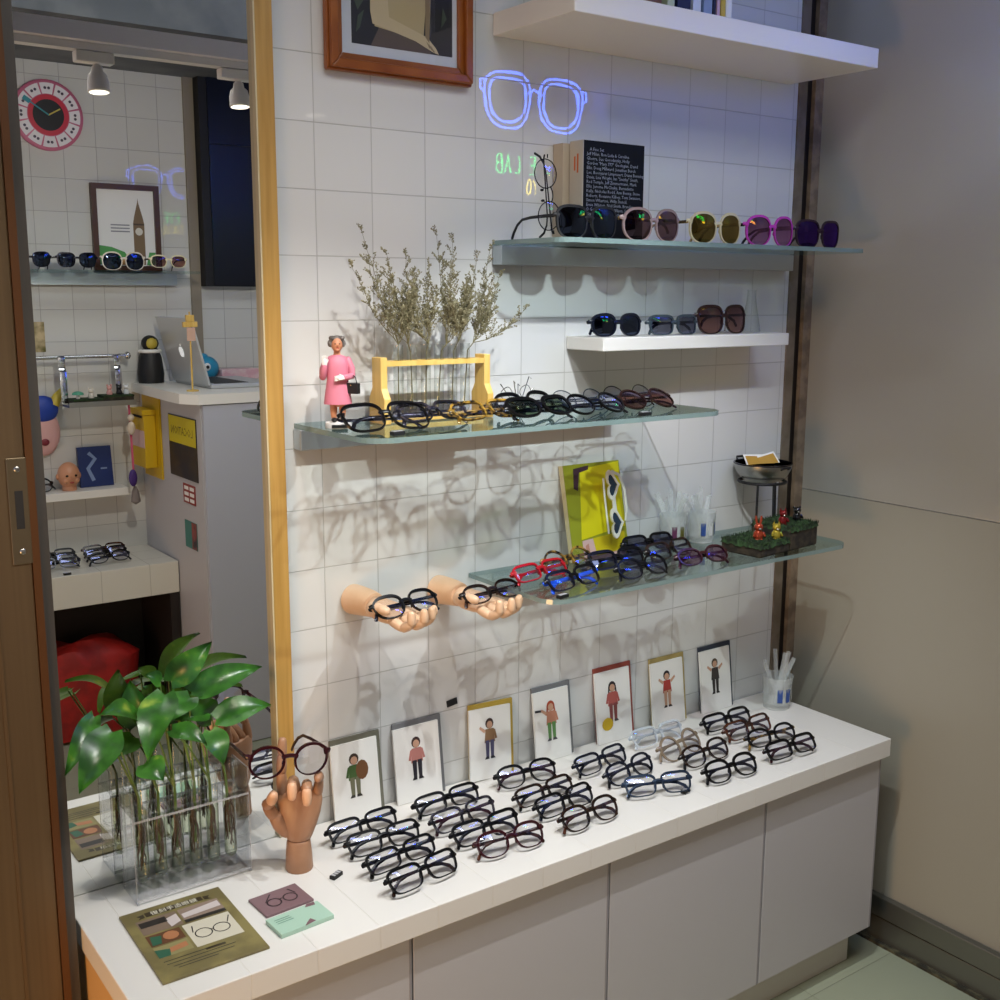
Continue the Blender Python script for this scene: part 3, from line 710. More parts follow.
def plants():
    TX = [-.341, -.314, -.287, -.259, -.231, -.203]; TY = -.058
    wn = ['leftmost', 'second from the left', 'third from the left', 'fourth from the left', 'fifth from the left', 'rightmost']
    # acrylic rack
    r = thing('test_tube_rack', 'clear acrylic rack holding six water-filled test tubes of pothos at the left of the counter', 'rack', (-.272, TY, ZC))
    g = MB()
    for x in (-.089, .086): MB().box(x, x+.003, -.030, .030, .0005, .172).build('side_panel', ACRYL, r, smooth=False)
    MB().box(-.0855, .0855, -.030, .030, .006, .009).build('base_plate', ACRYL, r, smooth=False)
    g = MB()                                                 # upper plate with holes
    for y0, y1 in ((-.030, -.0115), (.0115, .030)): g.box(-.0855, .0855, y0, y1, .128, .131)
    xs = [-.0855]+[x+.272 for x in TX]+[.0855]
    for a, b in zip(xs[:-1], xs[1:]):
        a2 = a if a == -.0855 else a+.0113; b2 = b if b == .0855 else b-.0113
        g.box(a2, b2, -.0115, .0115, .128, .131)
    g.build('holed_plate', ACRYL, r, smooth=False)
    g = MB()
    for y in (-.0302, .0296): g.box(-.089, .089, y, y+.0006, .128, .1315).box(-.089, .089, y, y+.0006, .004, .0085)
    for x in (-.0893, .0886): g.box(x, x+.0008, -.0305, -.0295, .001, .172).box(x, x+.0008, .0295, .0305, .001, .172).box(x, x+.0008, -.03, .03, .1712, .1722)
    g.build('polished_edge', ACRE, r, smooth=False)
    prof = [(.0005, 0), (.005, .001), (.0085, .0045), (.0100, .010), (.0100, .155), (.0104, .157), (.0112, .1585)]
    tube = None
    for i, x in enumerate(TX):
        if tube is None:
            tube = thing('test_tube', '', 'test tube', (0, 0, 0), 0, 'water-filled test tubes')
            MB().lathe(prof, seg=20).build('tube_wall', TUBEGL, tube)
            MB().lathe([(.0005, .0012), (.005, .002), (.0082, .0055), (.0094, .011), (.0094, .10), (.0003, .1)], seg=16).build('water', WATER, tube)
            t = tube
        else: t = copy_tree(tube)
        t.location = (x, TY, ZC+.0185+.001*(i % 2)); t['label'] = f'test tube of water and roots in the acrylic rack, {wn[i]} of six'
    LV = [((-.271, -.02, .816), (-.208, -.03, .870), .034, 3), ((-.242, -.025, .794), (-.131, -.035, .815), .034, 4), ((-.214, -.05, .751), (-.129, -.06, .758), .037, 5),
          ((-.401, -.07, .804), (-.456, -.11, .743), .024, 0), ((-.386, -.1, .788), (-.446, -.14, .726), .040, 0), ((-.295, -.06, .811), (-.344, -.12, .740), .042, 2),
          ((-.254, -.05, .795), (-.327, -.09, .767), .036, 3), ((-.236, -.08, .748), (-.232, -.115, .705), .030, 5), ((-.346, -.11, .734), (-.33, -.14, .714), .034, 1),
          ((-.301, -.1, .771), (-.265, -.14, .753), .028, 4), ((-.339, -.06, .790), (-.400, -.09, .812), .032, 1), ((-.288, -.02, .818), (-.311, -.02, .834), .020, 2),
          ((-.214, -.03, .748), (-.257, -.03, .794), .034, 5), ((-.342, -.05, .753), (-.371, -.06, .732), .030, 2), ((-.224, -.03, .760), (-.283, -.04, .760), .034, 4),
          ((-.27, -.035, .765), (-.30, -.03, .80), .034, 3), ((-.31, -.05, .76), (-.345, -.04, .79), .034, 2), ((-.33, -.035, .765), (-.335, -.03, .835), .038, 1)]
    CAM = Vector((-.82, -1.63, 1.396))
    for i, x in enumerate(TX):
        t = thing('pothos_cutting', f'green pothos cutting growing from the {wn[i]} test tube of the acrylic rack', 'plant', (x, TY, ZC+.03), 0, 'pothos cuttings')
        org = Vector((x, TY, ZC+.03)); g = MB(); st = MB(); rt = MB()
        neck = Vector((random.uniform(-.004, .004), random.uniform(-.004, .004), .125))
        for b, tp, w, k in LV:
            if k != i: continue
            bb = Vector(b)-org; tt = Vector(tp)-org
            mid = (Vector(b)+Vector(tp))/2; n = (CAM-mid).normalized()+Vector((random.uniform(-.4, .4), random.uniform(-.2, .2), .55+random.uniform(-.3, .5)))
            leaf(g, bb, tt, w, n)
            m1 = neck.lerp(bb, .5)+Vector((0, .008, .01))
            st.sweep([Vector((neck.x*.5, neck.y*.5, .06)), neck, m1, bb], [.0017, .0016, .0014, .0012], 6)
        st.sweep([(0, 0, .03), (neck.x*.4, neck.y*.4, .07), neck], [.0022, .0026, .002], 7)
        for q in range(12):
            a = random.uniform(0, 2*PI); p = [Vector((.002*math.cos(a), .002*math.sin(a), .07+.01*(q % 3)))]
            for s in range(5): p.append(p[-1]+Vector((random.uniform(-.004, .004), random.uniform(-.004, .004), -random.uniform(.008, .015))))
            p = [Vector((max(-.006, min(.006, v.x)), max(-.006, min(.006, v.y)), max(-.002, v.z))) for v in p]
            rt.sweep(p, [.0016, .0015, .0013, .0011, .0009, .0007], 5)
        g.build('foliage', LEAF, t); st.build('stem', STEM, t); rt.build('roots', ROOT, t)
plants()

# ------------------------------------------------------------------ flat printed matter
def brochure():
    t = thing('brochure', 'large olive-brown brochure with photos of eyeglasses making, flat at the left front of the counter', 'brochure', (-.3215, -.203, ZC), 0)
    t.rotation_euler = (0, 0, math.radians(-1))
    w, h = .074, .096
    MB().box(-w, w, -h, h, .0005, .0035).build('cover', pmat('olive_cover', '#6e6440', .4, noise='#857a4c', nscale=18), t, smooth=False)
    g = MB(); z = .0038
    def r(mi, x0, x1, y0, y1, dz=0): g.mat(mi).poly([(x0, y0, z+dz), (x1, y0, z+dz), (x1, y1, z+dz), (x0, y1, z+dz)])
    r(0, -.042, .042, .072, .084); g.mat(0).poly([(-.054, .070, z), (-.044, .072, z), (-.044, .082, z), (-.054, .080, z), (-.050, .075, z)])
    g.mat(0).poly([(.054, .070, z), (.050, .075, z), (.054, .080, z), (.044, .082, z), (.044, .072, z)])
    r(1, -.060, -.003, .026, .066); r(2, .000, .060, .026, .066); r(3, -.060, -.012, -.008, .022); r(4, -.008, .060, -.042, .022); r(5, -.060, -.012, -.040, -.011)
    r(6, -.058, -.020, .045, .060, .0002); g.mat(7).poly([(-.02, .028, z+.0002), (-.004, .036, z+.0002), (-.004, .058, z+.0002), (-.022, .052, z+.0002)])
    r(6, .000, .060, .026, .034, .0002); g.mat(7).poly([(.002, .040, z+.0002), (.058, .044, z+.0002), (.058, .060, z+.0002), (.002, .052, z+.0002)])
    g.mat(8).poly([(-.058, -.006, z+.0002), (-.045, -.006, z+.0002), (-.040, .014, z+.0002), (-.055, .018, z+.0002)]); g.mat(9).disc((-.028, .008, z+.0002), .011, (0, 0, 1), 12)
    g.mat(8).poly([(-.060, -.040, z+.0002), (-.044, -.040, z+.0002), (-.040, -.024, z+.0002), (-.060, -.018, z+.0002)]); g.mat(9).poly([(-.042, -.034, z+.0003), (-.016, -.030, z+.0003), (-.016, -.018, z+.0003), (-.040, -.022, z+.0003)])
    for y, a, b in ((-.052, -.058, .02), (-.060, -.056, .040), (-.068, -.050, .035), (-.074, -.045, .01)): r(6, a, b, y, y+.0016)
    r(0, .0, .028, -.055, -.050); 
    # drawn spectacles on the pale photo
    for cx in (.012, .038): g.mat(6).disc((cx, -.012, z+.0003), .0125, (0, 0, 1), 18, r0=.0108)
    g.mat(6).poly([(.024, -.010, z+.0003), (.0265, -.010, z+.0003), (.0265, -.0085, z+.0003), (.024, -.0085, z+.0003)])
    g.mat(6).poly([(.050, -.004, z+.0003), (.058, .012, z+.0003), (.0565, .013, z+.0003), (.0485, -.004, z+.0003)]); g.mat(6).poly([(.0, -.004, z+.0003), (.004, .012, z+.0003), (.0025, .013, z+.0003), (-.0015, -.004, z+.0003)])
    g.build('printed_photos', [pmat(f'bro{i}', c, .5) for i, c in enumerate(['#3b3222', '#7a6858', '#8d7a6c', '#5f3d26', '#c9c3b0', '#8a8256', '#2b2622', '#c6bcb8', '#2c5a44', '#a8714c'])], t, smooth=False)
    text_mesh('復刻手造眼鏡', .0115, 'title', pmat('bro_title', '#e3ddc8', .5), t, T(0, .0735, .0041), 'CENTER')
brochure()
def booklet(name, label, cat, x, y, rz, w, h, th, col, kind):
    t = thing(name, label, cat, (x, y, ZC), math.radians(rz))
    MB().box(-w, w, -h, h, .0003, th).build('cover', col, t, smooth=False, bev=.0006)
    g = MB(); z = th+.0003
    if kind == 'glasses':
        for cx in (-.012, .014): g.disc((cx, -.002, z), .0115, (0, 0, 1), 20, r0=.0092)
        g.poly([(-.001, .001, z), (.003, .001, z), (.003, .003, z), (-.001, .003, z)]); g.poly([(-.024, .004, z), (-.022, .004, z), (-.006, .022, z), (-.009, .022, z)]); g.poly([(.025, .004, z), (.027, .003, z), (.022, .020, z), (.019, .020, z)])
        g.build('printed_glasses', pmat('mauve_print', '#2b2026', .5), t, smooth=False)
    else:
        g.poly([(.018, .018, z), (.034, .016, z), (.036, .024, z), (.024, .025, z)])
        g.poly([(-.005, -.025, z), (.014, -.022, z), (.010, -.012, z), (.002, -.018, z)])
        g.mat(1)
        for y0 in (.012, .007, .002): g.poly([(-.034, y0, z), (-.008-.2*y0, y0, z), (-.008-.2*y0, y0+.0018, z), (-.034, y0+.0018, z)])
        g.build('printed_marks', [pmat('mauve_mark', '#75585e', .5), pmat('grey_line', '#6f9482', .5)], t, smooth=False)
booklet('booklet', 'small mauve card printed with a pair of dark eyeglasses, flat on the counter', 'card', -.184, -.197, 3, .0385, .029, .004, pmat('mauve_card', '#7b6064', .5), 'glasses')
booklet('booklet', 'small pale green booklet lying in front of the mauve card on the counter', 'booklet', -.185, -.262, 3, .042, .024, .007, pmat('mint_cover', '#a6c6b2', .5), 'marks')

# ------------------------------------------------------------------ painting
def painting():
    t = thing('framed_picture', 'wooden framed picture of a pale arm and torso, hanging at the top of the tiles', 'picture', (.151, -.001, 1.728))
    x0, x1, h = -.133, .133, .36
    fw = wood_mat('red_wood_frame', '#7a3d12', '#9c5a22', .3, stretch=(6, 1, 6))
    def bar(name, a, b, outer, inner):
        # profile rail mitred at both ends
        g = MB(); g.prism([outer[0], outer[1], inner[1], inner[0]], (0, -.012, 0))
        o2 = [Vector(p) for p in outer]; i2 = [Vector(p) for p in inner]
        m = [o2[0].lerp(i2[0], .12), o2[1].lerp(i2[1], .12), o2[1].lerp(i2[1], .62), o2[0].lerp(i2[0], .62)]
        g.prism([p+Vector((0, -.012, 0)) for p in m], (0, -.009, 0))
        return g.build(name, fw, t, smooth=False, bev=.002)
    W = .027
    O = [(x0, -.001, 0), (x1, -.001, 0), (x1, -.001, h), (x0, -.001, h)]; I = [(x0+W, -.001, W), (x1-W, -.001, W), (x1-W, -.001, h-W), (x0+W, -.001, h-W)]
    for i in range(4): bar('frame_rail', 0, 0, (O[i], O[(i+1) % 4]), (I[i], I[(i+1) % 4]))
    MB().box(x0+W-.002, x1-W+.002, -.008, -.003, W-.002, h-W+.002).build('mat_board', pmat('mat_white', '#d7dbe2', .6), t, smooth=False)
    a0, a1, b0, b1 = x0+.045, x1-.036, .043, h-.045
    g = MB(); y = -.0083
    g.poly([(a0, y, b0), (a1, y, b0), (a1, y, b1), (a0, y, b1)])
    def P(mi, *p): g.mat(mi).poly([(a0+u*(a1-a0), y-.00015*mi, b0+v*.082) for u, v in p])
    P(1, (.18, 0), (.78, 0), (.72, .30), (.28, .42))
    P(2, (.22, .36), (.70, .22), (.74, 1.2), (.24, 1.2))
    P(3, (.18, .62), (.20, .40), (.34, .34), (.62, .20), (.80, .04), (.86, .01), (.83, .12), (.74, .30), (.60, .40), (.36, .56), (.34, 1.2), (.18, 1.2))
    P(4, (.72, .30), (.76, .20), (.78, 1.2), (.72, 1.2))
    P(5, (.04, .2), (.08, .3), (.12, .62), (.06, .5)); P(5, (.06, .6), (.12, .8), (.08, .98), (.02, .8)); P(5, (.88, .5), (.94, .7), (.9, .9)); P(6, (.03, .82), (.09, .86), (.05, .98))
    for i in range(3): P(4, (.80-.02*i, .045+.03*i), (.82-.02*i, .04+.03*i), (.775-.02*i, .16+.03*i), (.77-.02*i, .16+.03*i))
    g.build('painted_sheet', [pmat(f'paint{i}', c, .5) for i, c in enumerate(['#17151c', '#5d4f46', '#c0ae86', '#d0bf9a', '#8f7c60', '#3d4a3a', '#a8aa8a'])], t, smooth=False)
    MB().poly([(x0+W, -.0105, W), (x1-W, -.0105, W), (x1-W, -.0105, h-W), (x0+W, -.0105, h-W)]).build('glazing', thin('picture_glass', (.98, .98, .98), .045), t, smooth=False)
painting()

# ------------------------------------------------------------------ figurine
def figurine():
    t = thing('figurine', 'small figurine of a waving woman in a pink dress holding a black handbag', 'figurine', (-.015, -.088, ZD), math.radians(-22))
    pk = pmat('pink_dress', '#d07a8e', .5); sk = pmat('figurine_skin', '#c68763', .45); gr = pmat('grey_hair', '#57514c', .6, noise='#7d7670', nscale=200); wh = pmat('white_glove', '#ece8e4', .5)
    MB().lathe([(.020, 0), (.0205, .004), (.0195, .0085), (.0003, .009)], seg=24).build('base', wh, t)
    MB().box(-.012, .012, -.0205, -.0185, .001, .006).build('solar_panel', BLACKM, t, smooth=False)
    g = MB()                                        # body: legs, neck and head in one skin
    for s in (-1, 1): g.capsule([(s*.0065, 0, .012), (s*.0068, .001, .024), (s*.0072, 0, .044)], [.0036, .0052, .0058], 10)
    g.capsule([(0, 0, .040), (0, 0, .075), (0, 0, .103), (0, -.0005, .112), (0, -.001, .116)], [(.011, .008), (.012, .009), (.010, .007), .0052, .005], 12, lat=(1, 0, 0))
    g.ball((0, -.002, .1255), (.0086, .0092, .0112), 16, 12); g.ball((0, -.0115, .1245), (.0016, .0022, .0026), 8, 6)
    for s in (-1, 1): g.ball((s*.0087, -.001, .1245), (.0015, .002, .003), 8, 6)
    g.ball((0, -.0095, .1185), (.0042, .003, .0028), 8, 6)
    g.build('body', sk, t)
    g = MB()
    for s in (-1, 1): g.ball((s*.0033, -.0104, .1272), (.0011, .0007, .0009), 8, 6)
    g.build('eyes', BLACKM, t)
    MB().ball((0, -.0108, .1205), (.0030, .0010, .0008), 8, 6).build('mouth', pmat('lips', '#a8382e', .5), t)
    g = MB(); g.ball((0, .0018, .1300), (.0105, .0098, .0098), 14, 8)
    for a in range(11):
        th = PI*(-.12+1.24*a/10); g.ball((.0100*math.cos(th), .001+.006*math.sin(th), .1275), (.0038, .0044, .0058), 8, 6); g.ball((.0085*math.cos(th), -.002+.005*math.sin(th), .1355), (.0036, .0040, .0036), 8, 6)
    g.build('hair', gr, t)
    g = MB()
    g.sweep([(0, 0, .036), (0, 0, .040), (0, 0, .058), (0, 0, .074), (0, -.0005, .088), (0, 0, .100), (0, 0, .108), (0, 0, .1105)],
            [(.0215, .0165), (.0212, .0163), (.0185, .0135), (.0160, .0115), (.0172, .0130), (.0175, .0115), (.0130, .0085), (.0065, .0060)], 24, lat=(1, 0, 0))
    g.capsule([(-.0155, 0, .103), (-.0215, -.002, .088), (-.0225, -.005, .077)], [.0058, .0056, .0054], 10)
    g.capsule([(-.0225, -.005, .077), (-.0215, -.011, .086), (-.0205, -.013, .094)], [.0054, .005, .0046], 10)
    g.capsule([(.0155, 0, .103), (.0215, -.001, .090), (.0215, -.004, .079)], [.0058, .0056, .0054], 10)
    g.capsule([(.0215, -.004, .079), (.014, -.014, .0775), (.008, -.0165, .0772)], [.0054, .0048, .0042], 10)
    g.build('dress', pk, t)
    g = MB()                                        # raised and folded gloved hands, each with fingers
    g.capsule([(-.0203, -.0135, .096), (-.0200, -.0145, .102)], [(.0042, .0026), (.0042, .0024)], 10, lat=(1, 0, 0))
    for i in range(4): g.capsule([(-.0232+.0022*i, -.0147, .104), (-.0233+.0023*i, -.0155, .110-.0007*abs(i-1.4))], [.0012, .0010], 6)
    g.capsule([(-.0168, -.014, .099), (-.0148, -.0148, .1035)], [.0012, .0010], 6)
    g.build('raised_glove', wh, t)
    g = MB(); g.capsule([(.007, -.017, .0772), (.001, -.0178, .0765)], [(.0044, .0034), (.0044, .0032)], 10)
    for i in range(4): g.capsule([(.0005, -.0185, .0795-.0021*i), (-.0040, -.0182, .0787-.002*i), (-.0056, -.0168, .0784-.002*i)], [.0013, .0012, .001], 6)
    g.capsule([(.005, -.0185, .080), (.0012, -.0200, .0818)], [.0013, .0010], 6)
    g.build('folded_glove', wh, t)
    g = MB()
    for s in (-1, 1): g.ball((s*.0068, -.005, .0122), (.0046, .0095, .0036), 12, 8)
    g.build('shoe', BLACKM, t)
    M = T(.021, -.009, .060) @ Matrix.Rotation(math.radians(-35), 4, 'Z')
    b = MB().box(-.012, .012, -.004, .004, -.008, .008, M).build('handbag', BLACKM, t, smooth=False, bev=.001)
    MB().sweep([M @ Vector(p) for p in [(-.008, 0, .008), (-.006, 0, .017), (0, 0, .021), (.006, 0, .017), (.008, 0, .008)]], .0009, 6).build('bag_handle', BLACKM, b)
    MB().ball(M @ Vector((0, -.0045, .005)), .0012, 8, 6).build('bag_clasp', GOLD, b)
figurine()

# ------------------------------------------------------------------ wooden rack with dried flowers
def flowers():
    y0 = -.082
    r = thing('test_tube_rack', 'pale wooden rack of empty glass tubes with dried flowers on the middle shelf', 'rack', (.160, y0, ZD))
    for s, nm in ((-1, 'end_board'), (1, 'end_board')):
        x = s*.092
        pts = [(x, -.024, .0005), (x, -.024, .040), (x, -.014, .056), (x, -.014, .104), (x, .014, .104), (x, .014, .056), (x, .024, .040), (x, .024, .0005)]
        MB().prism(pts, (s*.012, 0, 0)).build(nm, PINE, r, smooth=False, bev=.001)
    g = MB()
    xs = [-.064, -.039, -.013, .012, .038, .063]
    for a, b in ((-.013, -.0088), (.0088, .013)): g.box(-.0918, .0918, a, b, .090, .098)
    e = [-.0918]+xs+[.0918]
    for a, b in zip(e[:-1], e[1:]): g.box(a if a == -.0918 else a+.0087, b if b == .0918 else b-.0087, -.0088, .0088, .090, .098)
    g.build('holed_bar', PINE, r, smooth=False)
    MB().box(-.0918, .0918, -.012, .012, .002, .010).build('lower_bar', PINE, r, smooth=False)
    wn = ['leftmost', 'second from the left', 'third from the left', 'fourth from the left', 'fifth from the left', 'rightmost']
    tube = None
    DRY = pmat('dried_stem', '#6d6748', .8); BUD = pmat('dried_bud', '#6f6a4e', .8, noise='#979273', nscale=120)
    tips = [[(-.001, 1.430), (.035, 1.44), (.028, 1.484), (.063, 1.42)], [(.093, 1.406), (.108, 1.447), (.063, 1.451), (.130, 1.40)], [(.130, 1.422), (.148, 1.43), (.120, 1.38)],
            [(.171, 1.484), (.2, 1.473), (.176, 1.43), (.19, 1.40)], [(.231, 1.445), (.22, 1.41), (.205, 1.39)], [(.268, 1.463), (.295, 1.419), (.322, 1.366), (.254, 1.407)]]
    rnd = random.Random(5)
    for i, xx in enumerate(xs):
        if tube is None:
            tube = thing('test_tube', '', 'test tube', (0, 0, 0), 0, 'empty test tubes')
            MB().lathe([(.0005, 0), (.004, .0008), (.0068, .0035), (.008, .008), (.008, .110), (.0086, .112)], seg=18).build('tube_wall', TUBEGL, tube)
            t = tube
        else: t = copy_tree(tube)
        t.location = (.160+xx, y0, ZD+.0105); t['label'] = f'empty glass tube in the wooden rack, {wn[i]} of six'
        f = thing('dried_flower', f'sprig of dried statice in the {wn[i]} tube of the wooden rack', 'dried flower', (.160+xx, y0, ZD+.016), 0, 'dried statice sprigs')
        org = Vector((.160+xx, y0, ZD+.016)); st = MB(); bd = MB()
        neckx = [.094, .112, .150, .186, .206, .238][i]
        nk = Vector((neckx, y0-.004, 1.315))-org
        low = Vector((-(nk.x)*.12, 0, .004))
        ex = max(-.005, min(.005, nk.x*.3))
        st.sweep([low, Vector((ex, -.001, .095)), nk], [.0011, .0010, .0009], 5)
        def bud(p, sc=1.0):
            d = Vector((rnd.uniform(-1, 1), rnd.uniform(-1, 1), rnd.uniform(.2, 1.2))).normalized(); q = d.orthogonal().normalized(); w = d.cross(q); L = .0042*sc*rnd.uniform(.7, 1.2); rr = .0013*sc
            bd.add([p, p+d*L*.5+q*rr, p+d*L*.5-q*.5*rr+w*.87*rr, p+d*L*.5-q*.5*rr-w*.87*rr, p+d*L], [(0, 2, 1), (0, 3, 2), (0, 1, 3), (4, 1, 2), (4, 2, 3), (4, 3, 1)])
        extra = [(neckx+rnd.uniform(-.045, .045), rnd.uniform(1.365, 1.415)) for _ in range(3)]
        for tx, tz in tips[i]+extra:
            tip = Vector((tx, y0+rnd.uniform(-.035, .02), tz))-org
            s0 = nk.lerp(Vector((ex, 0, .095)), rnd.uniform(0, .15)); d = tip-s0; N = 8
            pts = [s0+d*(k/N)+Vector((rnd.uniform(-.002, .002), rnd.uniform(-.002, .002), 0))*(1 if 0 < k < N else 0)+Vector((0, 0, .012*math.sin(PI*k/N)*(-1 if abs(d.x) > .02 else 0))) for k in range(N+1)]
            st.sweep(pts, [.0008-.0005*k/N for k in range(N+1)], 4)
            for k in range(1, N+1):
                if k > N*.15:
                    for _ in range(3): bud(pts[k]+Vector((rnd.uniform(-.002, .002), rnd.uniform(-.002, .002), rnd.uniform(-.002, .002))))
                    for _ in range(4 if k < N-1 else 2):
                        sd = (d.normalized()+Vector((rnd.uniform(-1, 1), rnd.uniform(-.8, .8), rnd.uniform(-.2, .6)))).normalized(); L = rnd.uniform(.014, .038)*(1.15-k/N*.7)
                        e1 = pts[k]+sd*L; st.sweep([pts[k], e1], [.0004, .0003], 3)
                        for u in (.35, .55, .7, .82, .92, 1.0):
                            for _ in range(2): bud(pts[k].lerp(e1, u)+Vector((rnd.uniform(-.0015, .0015), rnd.uniform(-.0015, .0015), rnd.uniform(-.001, .001))), .9)
        st.build('stem', DRY, f, smooth=False); bd.build('flower_buds', BUD, f, smooth=False)
flowers()
# wire pieces beside the rack
def wire_stand():
    t = thing('wire_stand', 'small tangle of shiny wire eyeglass parts behind the black eyeglasses on the middle shelf', 'eyeglass parts', (.338, -.075, ZD))
    g = MB(); rnd = random.Random(3)
    for a, l, b in ((-.6, .062, .2), (-.25, .058, -.3), (.1, .05, .4), (.35, .066, 0), (.6, .05, -.2)):
        g.sweep([(0, 0, .001), (math.sin(a)*l*.5, b*.01, math.cos(a)*l*.55), (math.sin(a)*l, b*.02, math.cos(a)*l), (math.sin(a)*l*1.05+.004, b*.02, math.cos(a)*l*1.0-.004)], .0009, 6)
    for cx, cz in ((-.024, .034), (.016, .036)): g.sweep([(cx+.012*math.cos(u*PI/8), .002*math.sin(u), cz+.012*math.sin(u*PI/8)) for u in range(16)], .0007, 5, closed=True)
    g.build('wires', CHROME, t)
    MB().lathe([(.014, 0), (.014, .004), (.006, .008), (.002, .018)], seg=16).build('base', CHROME, t)
wire_stand()

# ------------------------------------------------------------------ books
def text_book():
    t = thing('book', 'thick black book covered in white lettering, standing on the upper glass shelf', 'book', (.553, -.0645, ZB+.0003))
    w, h = .071, .172
    MB().box(-w, w, -.002, 0, 0, h).box(-w, w, .032, .034, 0, h).build('cover', pmat('black_cover', '#08090d', .6, spec=.2), t, smooth=False)
    MB().box(-w-.0015, -w, -.002, .034, 0, h).build('spine', pmat('cream_spine', '#b9b2a4', .5), t, smooth=False)
    MB().box(-w+.0005, w-.003, .0002, .0318, .002, h-.003).build('pages', PAPER, t, smooth=False)
    tx = pmat('book_lettering', '#9aa0ad', .6)
    lines = ['   A Fine Set', 'Jeff Milan, Ron Lada & Caroline', 'Ghorra, Sue Gorodetsky, Holly', 'Gordon "Mary 777" Goologian, David', 'Ellis, Doug Millward, Jonathan Burch', 'Lee, Boonyarat Limprasert, Diana Bonning', 'Davis, Lisa Wright, Ian "Smithy" Smith,', 'Rod Temple, Jeff Zimmermann, Mark', 'Ellis, Jerome McClusky, Bernadette', 'Kelly, Nicholas Rodd, Ann Bonny, Steve', 'Roberts, Roxanne Kilbey, Tom Swanson,', 'Simon Wharton, Willy Stencil,', 'Ernie Whitam, Neil Smith, Brandon', 'O Gordon, Frankie Wilson, Stephan', '"Stage" Freeman, Timothy Romero,']
    text_mesh('\n'.join(lines), .0078, 'cover_lettering', tx, t, T(-w+.007, -.0023, h-.017) @ UP @ Matrix.Scale(1, 4), res=1)
    g = MB()
    for k, (z0, z1) in enumerate(((.118, .150), (.122, .146))): g.box(-w-.0019, -w-.0016, .010+.008*k, .014+.008*k, z0, z1)
    g.build('spine_lettering', pmat('orange_ink', '#c2622c', .6), t, smooth=False)
    b = thing('book', 'beige book standing behind the black lettered book on the upper shelf', 'book', (.530, -.0175, ZB+.0003))
    MB().box(-.062, .062, -.0115, -.0095, 0, .169).box(-.062, .062, .0135, .0155, 0, .169).box(-.064, -.062, -.0115, .0155, 0, .169).build('cover', pmat('beige_cover', '#b3a692', .55), b, smooth=False)
    MB().box(-.0618, .058, -.0094, .0134, .002, .166).build('pages', PAPER, b, smooth=False)
text_book()
def shelf_books():
    spec = [('brown', '#6b4526', .505, .034, 'brown-spined book, leftmost of the books on the top white shelf'), ('pale green patterned', '#b9c2a4', .552, .016, 'pale patterned book beside the brown book on the top shelf'),
            ('navy', '#171a38', .575, .030, 'dark navy book in the row on the top white shelf'), ('white', '#ccd2e2', .611, .018, 'white-spined book in the row on the top white shelf'),
            ('blue-grey', '#8494b4', .636, .020, 'blue-grey book in the row on the top white shelf'), ('black', '#17182a', .659, .006, 'thin black book in the row on the top white shelf'),
            ('pink', '#c8a0aa', .668, .007, 'thin pink book in the row on the top white shelf'), ('yellow', '#c6a838', .678, .010, 'yellow-spined book, rightmost of the books on the top shelf')]
    for n, c, x, w, lab in spec:
        t = thing('book', lab, 'book', (x+w/2, -.19, 1.8533), 0, 'books on the top white shelf')
        h = .17+.02*math.sin(x*90)
        MB().box(-w/2, w/2, 0, .0012, 0, h).box(-w/2, -w/2+.0012, .0012, .13, 0, h).box(w/2-.0012, w/2, .0012, .13, 0, h).build('cover', pmat('bk_'+n, c, .5), t, smooth=False)
        MB().box(-w/2+.0014, w/2-.0014, .0014, .127, .002, h-.003).build('pages', PAPER, t, smooth=False)
    t = thing('bookend', 'pale bookend standing at the right of the top shelf books', 'bookend', (.697, -.19, 1.8533))
    MB().box(-.007, .007, 0, .13, .003, .2).build('upright_plate', WHITE_LAM, t, smooth=False, bev=.001); MB().box(-.007, .09, 0, .13, 0, .0028).build('foot_plate', WHITE_LAM, t, smooth=False)
shelf_books()

